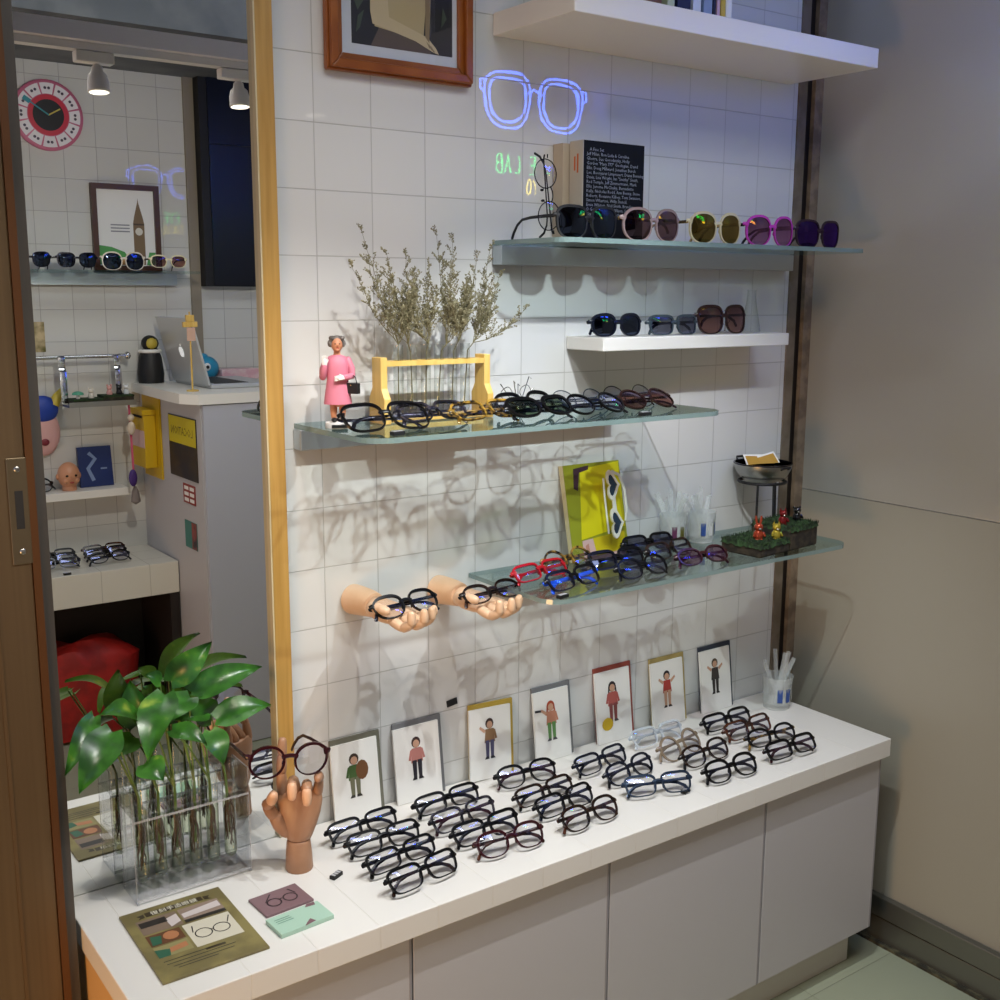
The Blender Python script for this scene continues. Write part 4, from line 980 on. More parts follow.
# ------------------------------------------------------------------ yellow magazine with paper sunglasses
def magazine():
    t = thing('magazine', 'bright yellow magazine leaning on the tiles behind the lower shelf eyeglasses', 'magazine', (.556, -.052, ZE+.0003))
    t.rotation_euler = (math.radians(-12), 0, 0)
    w, h = .069, .182
    MB().box(-w, w, 0, .012, 0, h).build('pages', pmat('cream_pages', '#cfc49a', .6), t, smooth=False)
    MB().box(-w, w, -.0012, -.0001, 0, h).build('cover', pmat('olive_yellow', '#8f9420', .5), t, smooth=False)
    g = MB(); y = -.0016
    def q(mi, *p): g.mat(mi).poly([(a, y-.0003*mi, b) for a, b in p])
    q(0, (-.045, .040), (.066, .055), (w-.002, h-.002), (-.030, h-.010))
    q(1, (-.050, h-.045), (-.046, h-.008), (-.008, h-.004), (-.010, h-.012), (-.033, h-.016), (-.040, h-.050))
    q(2, (-.044, .0), (.060, .0), (.062, .046), (-.044, .038))
    q(1, (-.044, .0), (-.020, .0), (-.020, .038), (-.044, .038))
    q(3, (-.012, .006), (.060, .012), (.062, .046), (-.018, .040))
    q(4, (-.038, .005), (-.028, .005), (-.030, .032), (-.038, .028))
    g.build('cover_print', [pmat('bright_yellow', '#d3c910', .5), pmat('dark_brown_print', '#3c2430', .6), pmat('pale_pink_print', '#c9a9a4', .6), pmat('yellow_print', '#c6b516', .5), pmat('rose_print', '#b3806e', .6)], t, smooth=False)
    # novelty sunglasses fixed upright on the cover
    s = thing('paper_sunglasses', 'white novelty sunglasses with heart-shaped dark lenses fixed sideways on the yellow magazine', 'sunglasses', (.578, -.052, ZE+.098))
    s.rotation_euler = (math.radians(-12), 0, 0)
    def heart(cx, cz, k, n=20):
        out = []
        for i in range(n):
            a = 2*PI*i/n; hx = 16*math.sin(a)**3; hz = 13*math.cos(a)-5*math.cos(2*a)-2*math.cos(3*a)-math.cos(4*a)
            out.append((cx+hz*k*-.75, cz+hx*k*1.25))
        return out
    wf = pmat('milky_plastic', '#cfd0c4', .3)
    g = MB()
    for cz in (.040, -.032):
        o_ = heart(0, cz, .00145); i_ = heart(0, cz, .00105); n = len(o_)
        vs = [(a, -.010, b) for a, b in o_]+[(a, -.010, b) for a, b in i_]+[(a, -.006, b) for a, b in i_]+[(a, -.006, b) for a, b in o_]
        g.add(vs, [(r*n+i, r*n+(i+1) % n, ((r+1) % 4)*n+(i+1) % n, ((r+1) % 4)*n+i) for r in range(4) for i in range(n)])
    g.box(-.004, .004, -.009, -.0065, -.010, .018)
    g.build('frame_front', wf, s, smooth=False)
    for cz in (.040, -.032): MB().poly([(a, -.008, b) for a, b in heart(0, cz, .00107)]).build('lens', pmat('blue_black_lens', '#25384a', .15), s, smooth=False)
    g = MB(); g.sweep([(.004, -.006, .066), (.022, -.005, .058), (.032, -.005, .030), (.032, -.005, -.010), (.026, -.005, -.03)], [(.0012, .003)]*5, 8, lat=(0, 1, 0)); g.build('temple', wf, s)
    g = MB(); g.sweep([(-.018, -.006, .055), (-.019, -.005, .02), (-.019, -.005, -.05)], [(.0012, .0022)]*3, 8, lat=(0, 1, 0)); g.build('temple', wf, s)
magazine()

# ------------------------------------------------------------------ bowl on a tall stand, moss block, cups
def bowl_stand():
    t = thing('bowl_stand', 'tall black three-legged stand carrying the steel bowl on the lower shelf', 'stand', (.984, -.064, ZE))
    g = MB(); g.sweep([(.048*math.cos(i*PI/12), .048*math.sin(i*PI/12), .110) for i in range(24)], .0032, 8, closed=True); g.build('ring', BLACKM, t)
    for a in (-2.6, -1.9, .1):
        MB().sweep([(.047*math.cos(a), .047*math.sin(a), .109), (.052*math.cos(a), .052*math.sin(a), .001)], .0026, 8).build('leg', BLACKM, t)
    b = thing('steel_bowl', 'brushed steel bowl with a black handle on the tall black stand', 'bowl', (.984, -.064, ZE+.110))
    b.scale = (.86, .86, .86)
    MB().lathe([(.0005, -.004), (.028, -.003), (.046, .004), (.060, .018), (.068, .034), (.069, .044), (.0675, .044), (.066, .034), (.058, .020), (.044, .008), (.0005, .001)], seg=32).build('bowl_body', STEEL, b)
    h = MB(); h.sweep([(-.012, .069, .040), (-.012, .075, .052), (.012, .075, .052), (.012, .069, .040)], .003, 8); h.build('handle', BLACKM, b)
    h = MB(); h.sweep([(-.012, -.066, .036), (-.010, -.075, .041), (.010, -.075, .041), (.012, -.066, .036)], .0028, 8); h.build('handle', BLACKM, b)
    MB().lathe([(.067, .0435), (.0705, .0435), (.0705, .0465), (.067, .0465), (.067, .0435)], seg=32).build('rim', GUN, b)
    cm = pmat('ochre_print', '#b58a35', .6)
    for (x, y, z, rx, rz, lab) in ((.960, -.080, ZE+.126, -38, 4, 'left of the two ochre picture cards lying in the steel bowl'), (.996, -.088, ZE+.126, -38, -10, 'right of the two ochre picture cards lying in the steel bowl')):
        c = thing('picture_card', lab, 'card', (x, y, z), 0, 'cards in the steel bowl'); c.rotation_euler = (math.radians(rx), math.radians(rz), math.radians(-8))
        MB().box(-.026, .026, -.0006, .0006, 0, .050).build('card_sheet', PAPER, c, smooth=False)
        g = MB(); g.poly([(-.0225, -.0009, .004), (.0225, -.0009, .004), (.0225, -.0009, .046), (-.0225, -.0009, .046)]); g.mat(1).poly([(.000, -.0012, .004), (.014, -.0012, .004), (.011, -.0012, .016), (.004, -.0012, .017)])
        g.build('card_print', [cm, PAPER], c, smooth=False)
bowl_stand()
def moss():
    t = thing('moss_block', 'two-step block of artificial moss on dark soil at the right end of the lower shelf', 'moss block', (.888, -.172, ZE+.0003), math.radians(6))
    soil = pmat('dark_soil', '#231d15', .95, noise='#3c3224', nscale=60, bump=1.0)
    grass = pmat('moss_green', '#16240f', .95, noise='#2b4420', nscale=90, bump=1.0)
    MB().box(-.096, .0, -.048, .045, 0, .022).box(0.0002, .096, -.048, .045, 0, .042).build('soil_base', soil, t, smooth=False, bev=.004)
    rnd = random.Random(2); g = MB()
    for x0, x1, z in ((-.098, .0, .022), (.0, .098, .042)):
        NX, NY = 26, 20; vs = []
        for j in range(NY+1):
            for i in range(NX+1):
                e = min(i, NX-i, j, NY-j); vs.append((x0+(x1-x0)*i/NX+rnd.uniform(-.001, .001), -.050+.097*j/NY+rnd.uniform(-.001, .001), z+(.005 if e > 0 else -.004)+rnd.uniform(-.0022, .0022)))
        g.add(vs, [(j*(NX+1)+i, j*(NX+1)+i+1, (j+1)*(NX+1)+i+1, (j+1)*(NX+1)+i) for j in range(NY) for i in range(NX)])
        for _ in range(1400):
            x, y = rnd.uniform(x0, x1), rnd.uniform(-.05, .047); a = rnd.uniform(0, 2*PI); d = .0008; hh = rnd.uniform(.003, .007)
            g.add([(x-d*math.cos(a), y-d*math.sin(a), z+.003), (x+d*math.cos(a), y+d*math.sin(a), z+.003), (x+rnd.uniform(-.003, .003), y+rnd.uniform(-.003, .003), z+.004+hh)], [(0, 1, 2)])
    g.build('moss_top', grass, t, smooth=False)
    M = t.matrix_basis
    def critter(dx, dy, z, label, body, ears, cat='figurine', k=1.0, snout=None):
        c = thing('animal_figurine', label, cat, M @ Vector((dx, dy, z)), math.radians(-25), 'glossy animal figurines on the moss')
        g = MB(); g.lathe([(.0005, 0), (.007*k, .0), (.0085*k, .006*k), (.0075*k, .013*k), (.004*k, .018*k), (.0005, .019*k)], seg=16); g.ball((0, -.001*k, .022*k), (.0078*k, .0072*k, .0070*k), 14, 10)
        for s in (-1, 1): g.capsule([(s*.0075*k, -.003*k, .012*k), (s*.0095*k, -.006*k, .007*k)], [.0024*k, .002*k], 8); g.ball((s*.004*k, -.005*k, .001*k), (.0032*k, .0048*k, .0022*k), 8, 6)
        g.build('body', body, c)
        g = MB()
        for s in (-1, 1):
            if ears == 'long': g.capsule([(s*.003*k, 0, .027*k), (s*.0045*k, .001, .035*k), (s*.005*k, .001, .040*k)], [.0018*k, .0022*k, .0014*k], 8)
            elif ears == 'point': g.lathe([(.003*k, 0), (.0016*k, .004*k), (.0002, .008*k)], (s*.005*k, 0, .026*k), 8)
            else: g.ball((s*.0062*k, .001, .0275*k), (.0024*k, .0018*k, .0024*k), 10, 6)
        g.build('ear', body, c)
        g = MB()
        for s in (-1, 1): g.ball((s*.003*k, -.0072*k, .0235*k), .0009*k, 6, 4)
        g.build('eyes', BLACKM, c)
        MB().ball((0, -.0072*k, .0195*k), (.003*k, .0022*k, .0022*k), 8, 6).build('muzzle', snout or CHROME, c)
    O1 = pmat('orange_gloss', '#a8442a', .12, .5); Y1 = pmat('yellow_gloss', '#b9a43a', .1, .6); R1 = pmat('red_gloss', '#7d2020', .12, .5); K1 = pmat('black_gloss', '#0c0c0f', .08, spec=.8)
    critter(-.055, -.012, .026, 'orange glossy rabbit figurine on the lower step of the moss block', O1, 'long', k=1.15)
    critter(-.022, -.030, .026, 'yellow glossy animal figurine on the lower step of the moss block', Y1, 'point', k=1.05)
    critter(.022, -.014, .046, 'dark red glossy animal figurine on the upper step of the moss block', R1, 'point', k=1.0)
    critter(.074, -.012, .046, 'black glossy animal figurine on the upper step of the moss block', K1, 'small', k=1.0)
moss()
CLOUDY = pmat('cloudy_plastic', '#d8dddb', .22, alpha=.30)
def stick_cup(x, y, z, label, cols, k=1.0, sticks=9, name='glass_cup', seed=1):
    rnd = random.Random(seed)
    t = thing(name, label, 'cup', (x, y, z+.0003))
    MB().lathe([(.0005, .002), (.024*k, .0022), (.0265*k, .0005), (.0275*k, .010), (.031*k, .066*k), (.0318*k, .068*k), (.0305*k, .068*k), (.0268*k, .012), (.0005, .008)], seg=28).build('cup_wall', CLOUDY, t)
    g = MB()
    for i, c in enumerate(cols):
        a = -2.4+i*.62; r = .0285*k
        pts = [(r*1.04*math.cos(a+u), r*1.04*math.sin(a+u), zz) for u, zz in ((0, .018*k), (.36, .018*k), (.36, .046*k), (0, .046*k))]
        g.mat(i).poly(pts)
    g.build('printed_band', cols, t, smooth=False)
    for i in range(sticks):
        a = rnd.uniform(0, 2*PI); b = rnd.uniform(.28, .62); s = thing('clear_stick', '', 'stick', (x, y, z+.0085))
        lab = 'clear plastic stick standing in the %s' % ('cup on the lower shelf' if k < 1.05 else 'cup at the right end of the counter')
        s['label'] = lab; s['group'] = 'clear sticks in the %s' % ('lower shelf cup' if k < 1.05 else 'counter cup')
        d = Vector((math.cos(a)*b, math.sin(a)*b, 1)).normalized(); q = d.to_track_quat('Z', 'Y').to_matrix().to_4x4()
        M = T(-d.x*.02, -d.y*.02, .001) @ q @ Matrix.Rotation(rnd.uniform(0, 3), 4, 'Z')
        MB().box(-.005, .005, -.0008, .0008, .002, .105*k+rnd.uniform(-.01, .01), M).build('stick_blade', CLOUDY, s, smooth=False)
PB = pmat('print_blue', '#2b4a8c', .5); PK_ = pmat('print_black', '#22201c', .5); PG = pmat('print_olive', '#5c5a24', .5); PW = pmat('print_white', '#cfd2d0', .5); PV = pmat('print_plum', '#5a2448', .5)
stick_cup(.745, -.048, ZE, 'clear printed cup of plastic sticks, the one nearer the yellow magazine', [PV, PG, PW, PV], .92, 8, seed=4)
stick_cup(.818, -.055, ZE, 'clear printed cup of plastic sticks with blue markings beside the bowl stand', [PB, PW, PB, PK_], .92, 8, seed=7)
stick_cup(1.040, -.085, ZC, 'clear cup with blue print holding plastic sticks at the right end of the counter', [PB, PB, PW, PG], 1.06, 8, seed=12)
# cone bottle and ring holder on the ledge
t = thing('glass_bottle', 'slender clear glass cone bottle at the right end of the white ledge', 'bottle', (.948, -.045, ZW+.0003))
MB().lathe([(.0005, .001), (.020, .001), (.0205, .004), (.010, .062), (.0085, .082), (.0095, .085)], seg=20).build('bottle_glass', TUBEGL, t)
t = thing('ring_stand', 'small silver wire ring standing behind the brown sunglasses on the white ledge', 'ring', (.890, -.030, ZW+.0003))
MB().sweep([(.014*math.cos(i*PI/10), 0, .030+.014*math.sin(i*PI/10)) for i in range(20)], .0012, 6, closed=True).build('ring', CHROME, t); MB().lathe([(.010, 0), (.010, .003), (.0015, .005), (.0015, .0165)], seg=14).build('base', CHROME, t)
# ------------------------------------------------------------------ opposite side of the shop (behind the photographer, seen in the mirror)
YW = -2.10
def opp():
    F = PI       # items facing the mirror
    # shelf with sunglasses
    t = thing('glass_shelf', 'glass shelf of sunglasses under the clock tower picture, seen in the mirror', 'shelf', (.13, YW, 1.448), F)
    MB().box(-.43, .43, -.16, -.0015, 0, .008).build('glass_plate', [SHELFGL], t, smooth=False); MB().box(-.40, .40, -.028, -.0015, -.036, -.0005).build('rail', ALU, t, smooth=False)
    WHITEF = pmat('white_acetate', '#d9d0c0', .25)
    for x, f, l, st, d in ((.045, GUN, LDARK, 'hex', 'dark wire sunglasses, leftmost on the shelf seen in the mirror'), (.18, GUN, LDARK, 'hex', 'dark six-sided wire sunglasses on the shelf seen in the mirror'),
                        (.32, WHITEF, LDARK, 'bigrnd', 'white-rimmed dark sunglasses on the shelf seen in the mirror'), (.462, CREAM, LBROWN, 'panto', 'pale-rimmed sunglasses, rightmost on the shelf seen in the mirror')):
        place(glasses_proto(st, f, GUN, l, opened=True, tilt=0, key='M', wrap=1.2, rim=.003), 'sunglasses', d, 'sunglasses', (x, YW+.150, 1.4563), 180, 'sunglasses seen in the mirror', .92)
    # clock tower picture
    p = thing('framed_picture', 'brown-framed print of a clock tower standing on the shelf, seen in the mirror', 'picture', (.378, YW+.012, 1.4565), F)
    p.rotation_euler = (0, 0, F)
    w, h = .108, .270; fr = pmat('dark_wood_frame', '#4b2d1a', .35); b = .017
    g = MB(); 
    for bx in ((-w, w, 0, b), (-w, w, h-b, h), (-w, -w+b, b, h-b), (w-b, w, b, h-b)): g.box(bx[0], bx[1], -.008, .008, bx[2], bx[3])
    g.build('frame', fr, p, smooth=False)
    MB().box(-w+b, w-b, .001, .004, b, h-b).build('print_sheet', PAPER, p, smooth=False)
    g = MB(); y = .0006
    def q(mi, *pt): g.mat(mi).poly([(-a, y-.0002*mi, c) for a, c in pt])       # mirrored in x so it reads right in the mirror
    q(0, (.022, .02), (.058, .02), (.058, .15), (.054, .17), (.042, .215), (.040, .23), (.038, .215), (.026, .17), (.022, .15))
    q(1, (.022, .145), (.058, .145), (.058, .15), (.022, .15)); g.mat(2).disc((-.040, y-.0006, .125), .012, (0, -1, 0), 16)
    q(3, (-.09, .02), (.02, .02), (-.01, .06), (-.05, .075), (-.09, .08)); q(3, (.06, .02), (.09, .02), (.09, .06), (.07, .06)); q(4, (-.03, .02), (.02, .02), (.0, .055))
    for k in range(3): q(5, (-.05, .122+.010*k), (.010, .122+.010*k), (.010, .126+.010*k), (-.05, .126+.010*k))
    g.build('printed_tower', [pmat(f'tw{i}', c, .6) for i, c in enumerate(['#7a6448', '#4e4030', '#d8d2c4', '#4f9a50', '#b98d5a', '#8a8a90'])], p, smooth=False)
    # clock
    c = thing('wall_clock', 'round pink and white wall clock with a black centre, seen in the mirror', 'clock', (.158, YW+.001, 1.917), F)
    rim = pmat('pink_rim', '#c46a86', .4); g = MB()
    g.lathe([(.0005, .0), (.100, 0), (.104, .004), (.104, .014), (.099, .017), (.0005, .017)], M=Matrix.Rotation(PI/2, 4, 'X'), seg=40); g.build('case', rim, c)
    g = MB()
    for k in range(12):
        a0 = PI/2-k*PI/6-PI/12+.03; g.mat(0).disc((0, -.0175, 0), .094, (0, -1, 0), 6, a0, a0+PI/6-.06, r0=.062)
        a = a0+PI/12-.03
        for dz in (-.07, 0.07): g.mat(1).disc((.079*math.cos(a+dz), -.0179, .079*math.sin(a+dz)), .0045, (0, -1, 0), 8)
    g.build('dial_segments', [pmat('dial_white', '#e8e2e4', .5), pmat('dial_ink', '#4a4050', .5)], c, smooth=False)
    MB().disc((0, -.0177, 0), .060, (0, -1, 0), 32, r0=.046).build('red_ring', pmat('clock_red', '#c22338', .4), c, smooth=False)
    MB().disc((0, -.0178, 0), .046, (0, -1, 0), 32).build('centre', BLACKM, c, smooth=False)
    MB().box(-.002, .002, -.0205, -.0195, 0, .040, Matrix.Rotation(math.radians(-60), 4, 'Y')).build('hour_hand', pmat('yellow_hand', '#c2b04a', .5), c, smooth=False)
    g = MB(); M = Matrix.Rotation(math.radians(57), 4, 'Y'); g.box(-.002, .002, -.022, -.021, 0, .062, M).box(-.007, .007, -.022, -.021, .062, .085, M)
    g.build('minute_hand', pmat('teal_hand', '#2f8a96', .5), c, smooth=False)
    # the mirror flips left and right, so turn the hands the other way round
    for ch in c.children:
        if 'hand' in ch.name: ch.scale = (1, 1, 1); ch.rotation_euler = (0, 0, 0)
    # black cabinet
    k = thing('wall_cabinet', 'tall black wall cabinet to the right of the picture, seen in the mirror', 'cabinet', (.88, YW, 1.41), F)
    MB().box(-.26, .26, -.05, -.001, 0, .70).build('carcass', BLACKM, k, smooth=False)
    for z0, z1 in ((.004, .455), (.459, .696)): MB().box(-.256, .232, -.056, -.0505, z0, z1).build('door', pmat('blue_black_panel', '#0a0f1c', .3), k, smooth=False)
    struct(MB().box(.585, .618, YW, YW+.012, 1.1, 2.4).build('trim_3', pmat('beige_trim', '#8d8270', .5), smooth=False))
    # bench
    bt = tile_mat('bench_tiles', '#dcd8cc', '#b5b1a6', .15, .12, 0, .5, 'xy', .3, .02, .001)
    r = thing('tiled_bench', 'white tiled display bench against the opposite wall, seen in the mirror', 'bench', (0, YW, 0))
    MB().box(-.50, .392, .0015, .30, .452, .553).build('bench_top', bt, r, smooth=False, bev=.002)
    for bx, nm in (((-.50, -.47, .002, .27), 'side_panel'), ((.362, .392, .002, .295), 'side_panel'), ((-.469, .361, .002, .012), 'back_panel')):
        MB().box(*bx, .001, .451).build(nm, pmat('dark_brown_panel', '#1d1411', .6), r, smooth=False)
    bag = MB(); bag.lathe([(.06, 0), (.150, .010), (.162, .06), (.165, .17), (.160, .245), (.135, .285), (.06, .300), (.0005, .302)], seg=40)
    rnd = random.Random(8); bag.v = [(x*1.22*(1+.05*math.sin(z*40+x*30)), y*.60*(1+.07*math.sin(z*33+x*45)), z*(1+.05*math.sin(x*38+y*21))) for x, y, z in bag.v]
    o = bag.build('red_bag', pmat('red_plastic', '#a8201c', .45, noise='#8a1c1a', bump=1.0, nscale=16), loc=(.09, YW+.165, .0005))
    tag(o, 'large crumpled red plastic bag under the opposite bench, seen in the mirror', 'bag')
    for x, y, f, st, d in ((.220, -1.985, BROWN, 'rect', 'brown eyeglasses at the back of the opposite bench, seen in the mirror'), (.212, -1.930, BLACK, 'wayf', 'black eyeglasses in the middle of the right column on the opposite bench'), (.205, -1.870, BLACK, 'oval', 'thin black eyeglasses at the front right of the opposite bench'),
                        (.060, -1.985, BLACK, 'wayf', 'black eyeglasses at the back left of the opposite bench'), (.050, -1.93, BLACK, 'rect', 'black eyeglasses in the middle left of the opposite bench'), (.045, -1.87, NAVY, 'rect', 'navy eyeglasses at the front left of the opposite bench')):
        place(glasses_proto(st, f, f, LCLEAR, key='bench'), 'eyeglasses', d, 'eyeglasses', (x, y, .5533), 180+random.uniform(-5, 5), 'eyeglasses on the opposite bench')
    small_tag(.055, -1.815, .5533, 0, 'small black tag at the front of the opposite bench, seen in the mirror')
    # ledge with doll head, blue book
    o = MB().box(-.4, .312, YW+.001, YW+.10, .745, .770).build('wall_ledge', WHITE_LAM, smooth=False, bev=.0015); tag(o, 'white wall ledge above the opposite bench, seen in the mirror', 'shelf')
    d = thing('doll_head', 'pale baby doll head on the opposite ledge beside a blue box, seen in the mirror', 'doll head', (.138, YW+.055, .7705), F)
    g = MB(); g.lathe([(.0005, 0), (.022, 0), (.023, .008), (.021, .014)], seg=16); g.ball((0, 0, .048), (.034, .036, .042), 20, 14); g.ball((0, -.036, .042), (.004, .005, .005), 8, 6)
    for s in (-1, 1): g.ball((s*.034, .002, .045), (.005, .007, .010), 8, 6); g.ball((s*.016, -.024, .034), (.011, .010, .010), 8, 6)
    g.build('head', pmat('doll_skin', '#c98f6c', .4), d)
    g = MB()
    for s in (-1, 1): g.ball((s*.013, -.0325, .050), (.005, .003, .004), 8, 6)
    g.build('eyes', pmat('doll_eye', '#2a2018', .2), d); MB().ball((0, -.0355, .029), (.007, .003, .003), 8, 6).build('mouth', pmat('doll_mouth', '#a04038', .4), d)
    b = thing('box', 'blue printed box leaning on the tiles of the opposite ledge, seen in the mirror', 'box', (.232, YW+.035, .7705), F)
    b.rotation_euler = (math.radians(-8), 0, F)
    MB().box(-.053, .053, 0, .014, .0002, .130).build('carton', pmat('blue_carton', '#1d2f66', .35), b, smooth=False)
    g = MB(); g.sweep([(.02, -.0006, .11), (.0, -.0006, .09), (.025, -.0006, .06), (.01, -.0006, .02)], [(.0003, .006)]*4, 6, lat=(0, 1, 0)); g.box(-.035, -.015, -.001, -.0002, .055, .060)
    g.build('carton_print', pmat('pale_blue_print', '#7f93bb', .5), b, smooth=False)
    place(glasses_proto('round', BLACK, BLACK, LCLEAR, key='bench'), 'eyeglasses', 'black round eyeglasses on the opposite ledge left of the doll head', 'eyeglasses', (.03, YW+.06, .7705), 180, None)
    # plush mask
    m = thing('toy_mask', 'pink oval toy face with a blue cap and yellow cone, seen in the mirror', 'mask', (.080, YW+.002, .955), F)
    g = MB(); g.ball((0, -.012, 0), (.052, .018, .075), 22, 14); g.build('face', pmat('pink_face', '#d8a8a4', .5), m)
    g = MB(); g.ball((0, -.016, .072), (.050, .022, .044), 20, 12); g.build('cap', pmat('blue_cap', '#1f3f9c', .5), m)
    MB().lathe([(.018, 0), (.014, .03), (.004, .055), (.0005, .058)], seg=14, M=T(-.036, -.014, .085) @ Matrix.Rotation(math.radians(-28), 4, 'Y')).build('cone', pmat('yellow_cone', '#c9b440', .5), m)
    MB().ball((0, -.029, -.030), (.013, .004, .011), 12, 8).build('mouth', pmat('mask_mouth', '#7a2430', .5), m)
    # postcard
    o = MB().box(.035, .108, YW+.0005, YW+.002, 1.205, 1.298).build('postcard', pmat('olive_card', '#5f5a20', .5, noise='#c9b48a', nscale=18), smooth=False); tag(o, 'small olive postcard on the opposite tiles above the steel rail, seen in the mirror', 'card')
    # steel rail with hanging tray
    r = thing('wall_rail', 'steel wall rail with two hooks carrying a small tray, seen in the mirror', 'rail', (.14, YW, 1.19), F)
    R90 = Matrix.Rotation(PI/2, 4, 'Y')
    MB().sweep([(-.205, -.06, 0), (.4, -.06, 0)], .006, 12).build('bar', CHROME, r)
    g = MB(); g.sweep([(-.195, -.001, 0), (-.195, -.06, 0)], .005, 10).ball((-.203, -.06, 0), (.010, .013, .013), 12, 8).sweep([(.39, -.001, 0), (.39, -.06, 0)], .005, 10); g.build('bracket', CHROME, r)
    for x in (-.165, .005):
        MB().sweep([(x, -.068, .004), (x, -.074, -.01), (x, -.070, -.03), (x, -.080, -.045), (x, -.082, -.142)], [(.011, .0015)]*5, 8, lat=(1, 0, 0)).build('hook', CHROME, r)
    MB().box(-.195, .012, -.150, -.078, -.150, -.144).box(-.195, .012, -.152, -.150, -.150, -.134).build('tray', STEEL, r, smooth=False)
    soil = MATS['dark_soil']; grass = MATS['moss_green']
    mb = thing('moss_block', 'small moss block on the hanging steel tray, seen in the mirror', 'moss block', (.234, YW+.114, 1.0465), F)
    MB().box(-.095, .0, -.033, .033, 0, .020).box(.0002, .09, -.033, .033, 0, .012).build('soil_base', soil, mb, smooth=False); MB().box(-.096, .0, -.034, .034, .0201, .026).box(.0, .091, -.034, .034, .0121, .018).build('moss_top', grass, mb, smooth=False)
    def fig(x, z, col, lab):
        f = thing('animal_figurine', lab, 'figurine', (x, YW+.118, z), F, 'figurines on the hanging tray')
        g = MB(); g.lathe([(.0005, 0), (.009, 0), (.010, .006), (.006, .016), (.0005, .018)], seg=12); g.ball((0, -.001, .021), (.0085, .008, .0075), 12, 8); g.build('body', col, f)
        g = MB()
        for s in (-1, 1): g.ball((s*.006, 0, .029), (.003, .002, .004), 8, 6)
        g.build('ear', col, f)
    fig(.262, 1.0728, pmat('pink_gloss', '#d09a94', .2), 'pink figurine on the hanging tray, seen in the mirror'); fig(.292, 1.0728, pmat('black_gloss2', '#16161a', .2), 'black figurine on the hanging tray, seen in the mirror'); fig(.315, 1.0728, pmat('white_gloss', '#d5d8d8', .2), 'white figurine on the hanging tray, seen in the mirror'); fig(.205, 1.0648, pmat('cream_gloss', '#d8cfc0', .2), 'cream figurine on the low step of the hanging tray moss')
    tb = thing('toadstool', 'green-topped toadstool ornament on the hanging tray, seen in the mirror', 'ornament', (.165, YW+.118, 1.0648), F)
    MB().lathe([(.006, 0), (.005, .012)], seg=12).build('stalk', PAPER, tb); MB().lathe([(.018, .012), (.016, .018), (.008, .022), (.0005, .023)], seg=18).build('cap', pmat('teal_cap', '#4a9a7c', .4), tb)
    # sales counter
    k = thing('sales_counter', 'tall white sales counter with posters on its side, seen in the mirror', 'counter', (.78, YW, 0))
    MB().box(-.385, .30, .002, .535, .001, 1.068).build('body', pmat('grey_white_side', '#b9b7ba', .45), k, smooth=False)
    MB().box(-.381, .297, .536, .548, .003, 1.066).build('front_panel', pmat('cool_white_panel', '#b4b6c0', .42), k, smooth=False)
    pts = [(-.41, .002), (-.43, .40), (-.43, .49), (-.395, .553), (.32, .553), (.32, .002)]
    MB().prism([(x, y, 1.0685) for x, y in pts], (0, 0, .03)).build('worktop', WHITE_LAM, k, smooth=False)
    zt = 1.0988
    l = thing('laptop', 'open silver laptop on the sales counter, its lid facing left, seen in the mirror', 'laptop', (.49, YW+.235, zt), 0)
    sil = pmat('laptop_silver', '#c4c6c6', .35, .3)
    MB().box(0, .215, -.155, .155, .0005, .014).build('base', sil, l, smooth=False, bev=.003); MB().box(.02, .13, -.135, .135, .0141, .0150).build('keyboard', BLACKM, l, smooth=False)
    Ml = Matrix.Rotation(math.radians(-14), 4, 'Y'); lid = MB().box(-.005, .002, -.155, .155, .012, .222, Ml).build('lid', sil, l, smooth=False, bev=.002)
    MB().box(.0022, .003, -.148, .148, .022, .214, Ml).build('screen', pmat('screen_glow', '#20304a', .2, emit='#7fa0d8', estr=.6), lid, smooth=False)
    g = MB(); ap = [(.0, -.020), (.010, -.022), (.018, -.012), (.019, .002), (.012, .010), (.004, .011), (0, .009), (-.004, .011), (-.012, .010), (-.019, .002), (-.018, -.012), (-.010, -.022)]
    g.poly([Ml @ Vector((-.0054, a, .117+b)) for a, b in ap]); g.poly([Ml @ Vector((-.0054, a, .117+b)) for a, b in ((0, .012), (.006, .014), (.009, .022), (.002, .020))])
    g.build('lid_logo', pmat('logo_white', '#f2f4f4', .3, emit='#ffffff', estr=.5), lid, smooth=False)
    h = thing('card_holder', 'thin wooden rod clip with a little tag beside the laptop, seen in the mirror', 'card holder', (.415, YW+.43, zt), F)
    MB().lathe([(.018, 0), (.018, .004), (.003, .006), (.0025, .19), (.0025, .235)], seg=14).build('rod', PINE, h)
    MB().box(-.022, .022, -.006, .006, .190, .206).box(-.012, .012, -.007, .005, .206, .226).build('peg', PINE, h, smooth=False, bev=.001); MB().box(-.013, .013, -.0075, -.0066, .150, .189).build('tag_card', pmat('kraft_pink', '#c9a48e', .6), h, smooth=False)
    b = thing('plush_toy', 'black plush toy with a yellow face beside the laptop, seen in the mirror', 'toy', (.420, YW+.050, zt), F)
    MB().lathe([(.0005, 0), (.040, 0), (.042, .03), (.036, .085), (.025, .11)], seg=18).build('body', BLACKM, b); MB().ball((0, -.004, .128), (.028, .026, .026), 16, 10).build('head', BLACKM, b)
    MB().ball((0, -.018, .128), (.020, .014, .019), 14, 8).build('face', pmat('yellow_face', '#b9a53c', .5), b); MB().sweep([(.031*math.cos(i*PI/8), .031*math.sin(i*PI/8), .103) for i in range(16)], .006, 8, closed=True).build('collar', PAPER, b)
    u = thing('round_toy', 'round blue toy with a big eye behind the laptop, seen in the mirror', 'toy', (.615, YW+.04, zt), F)
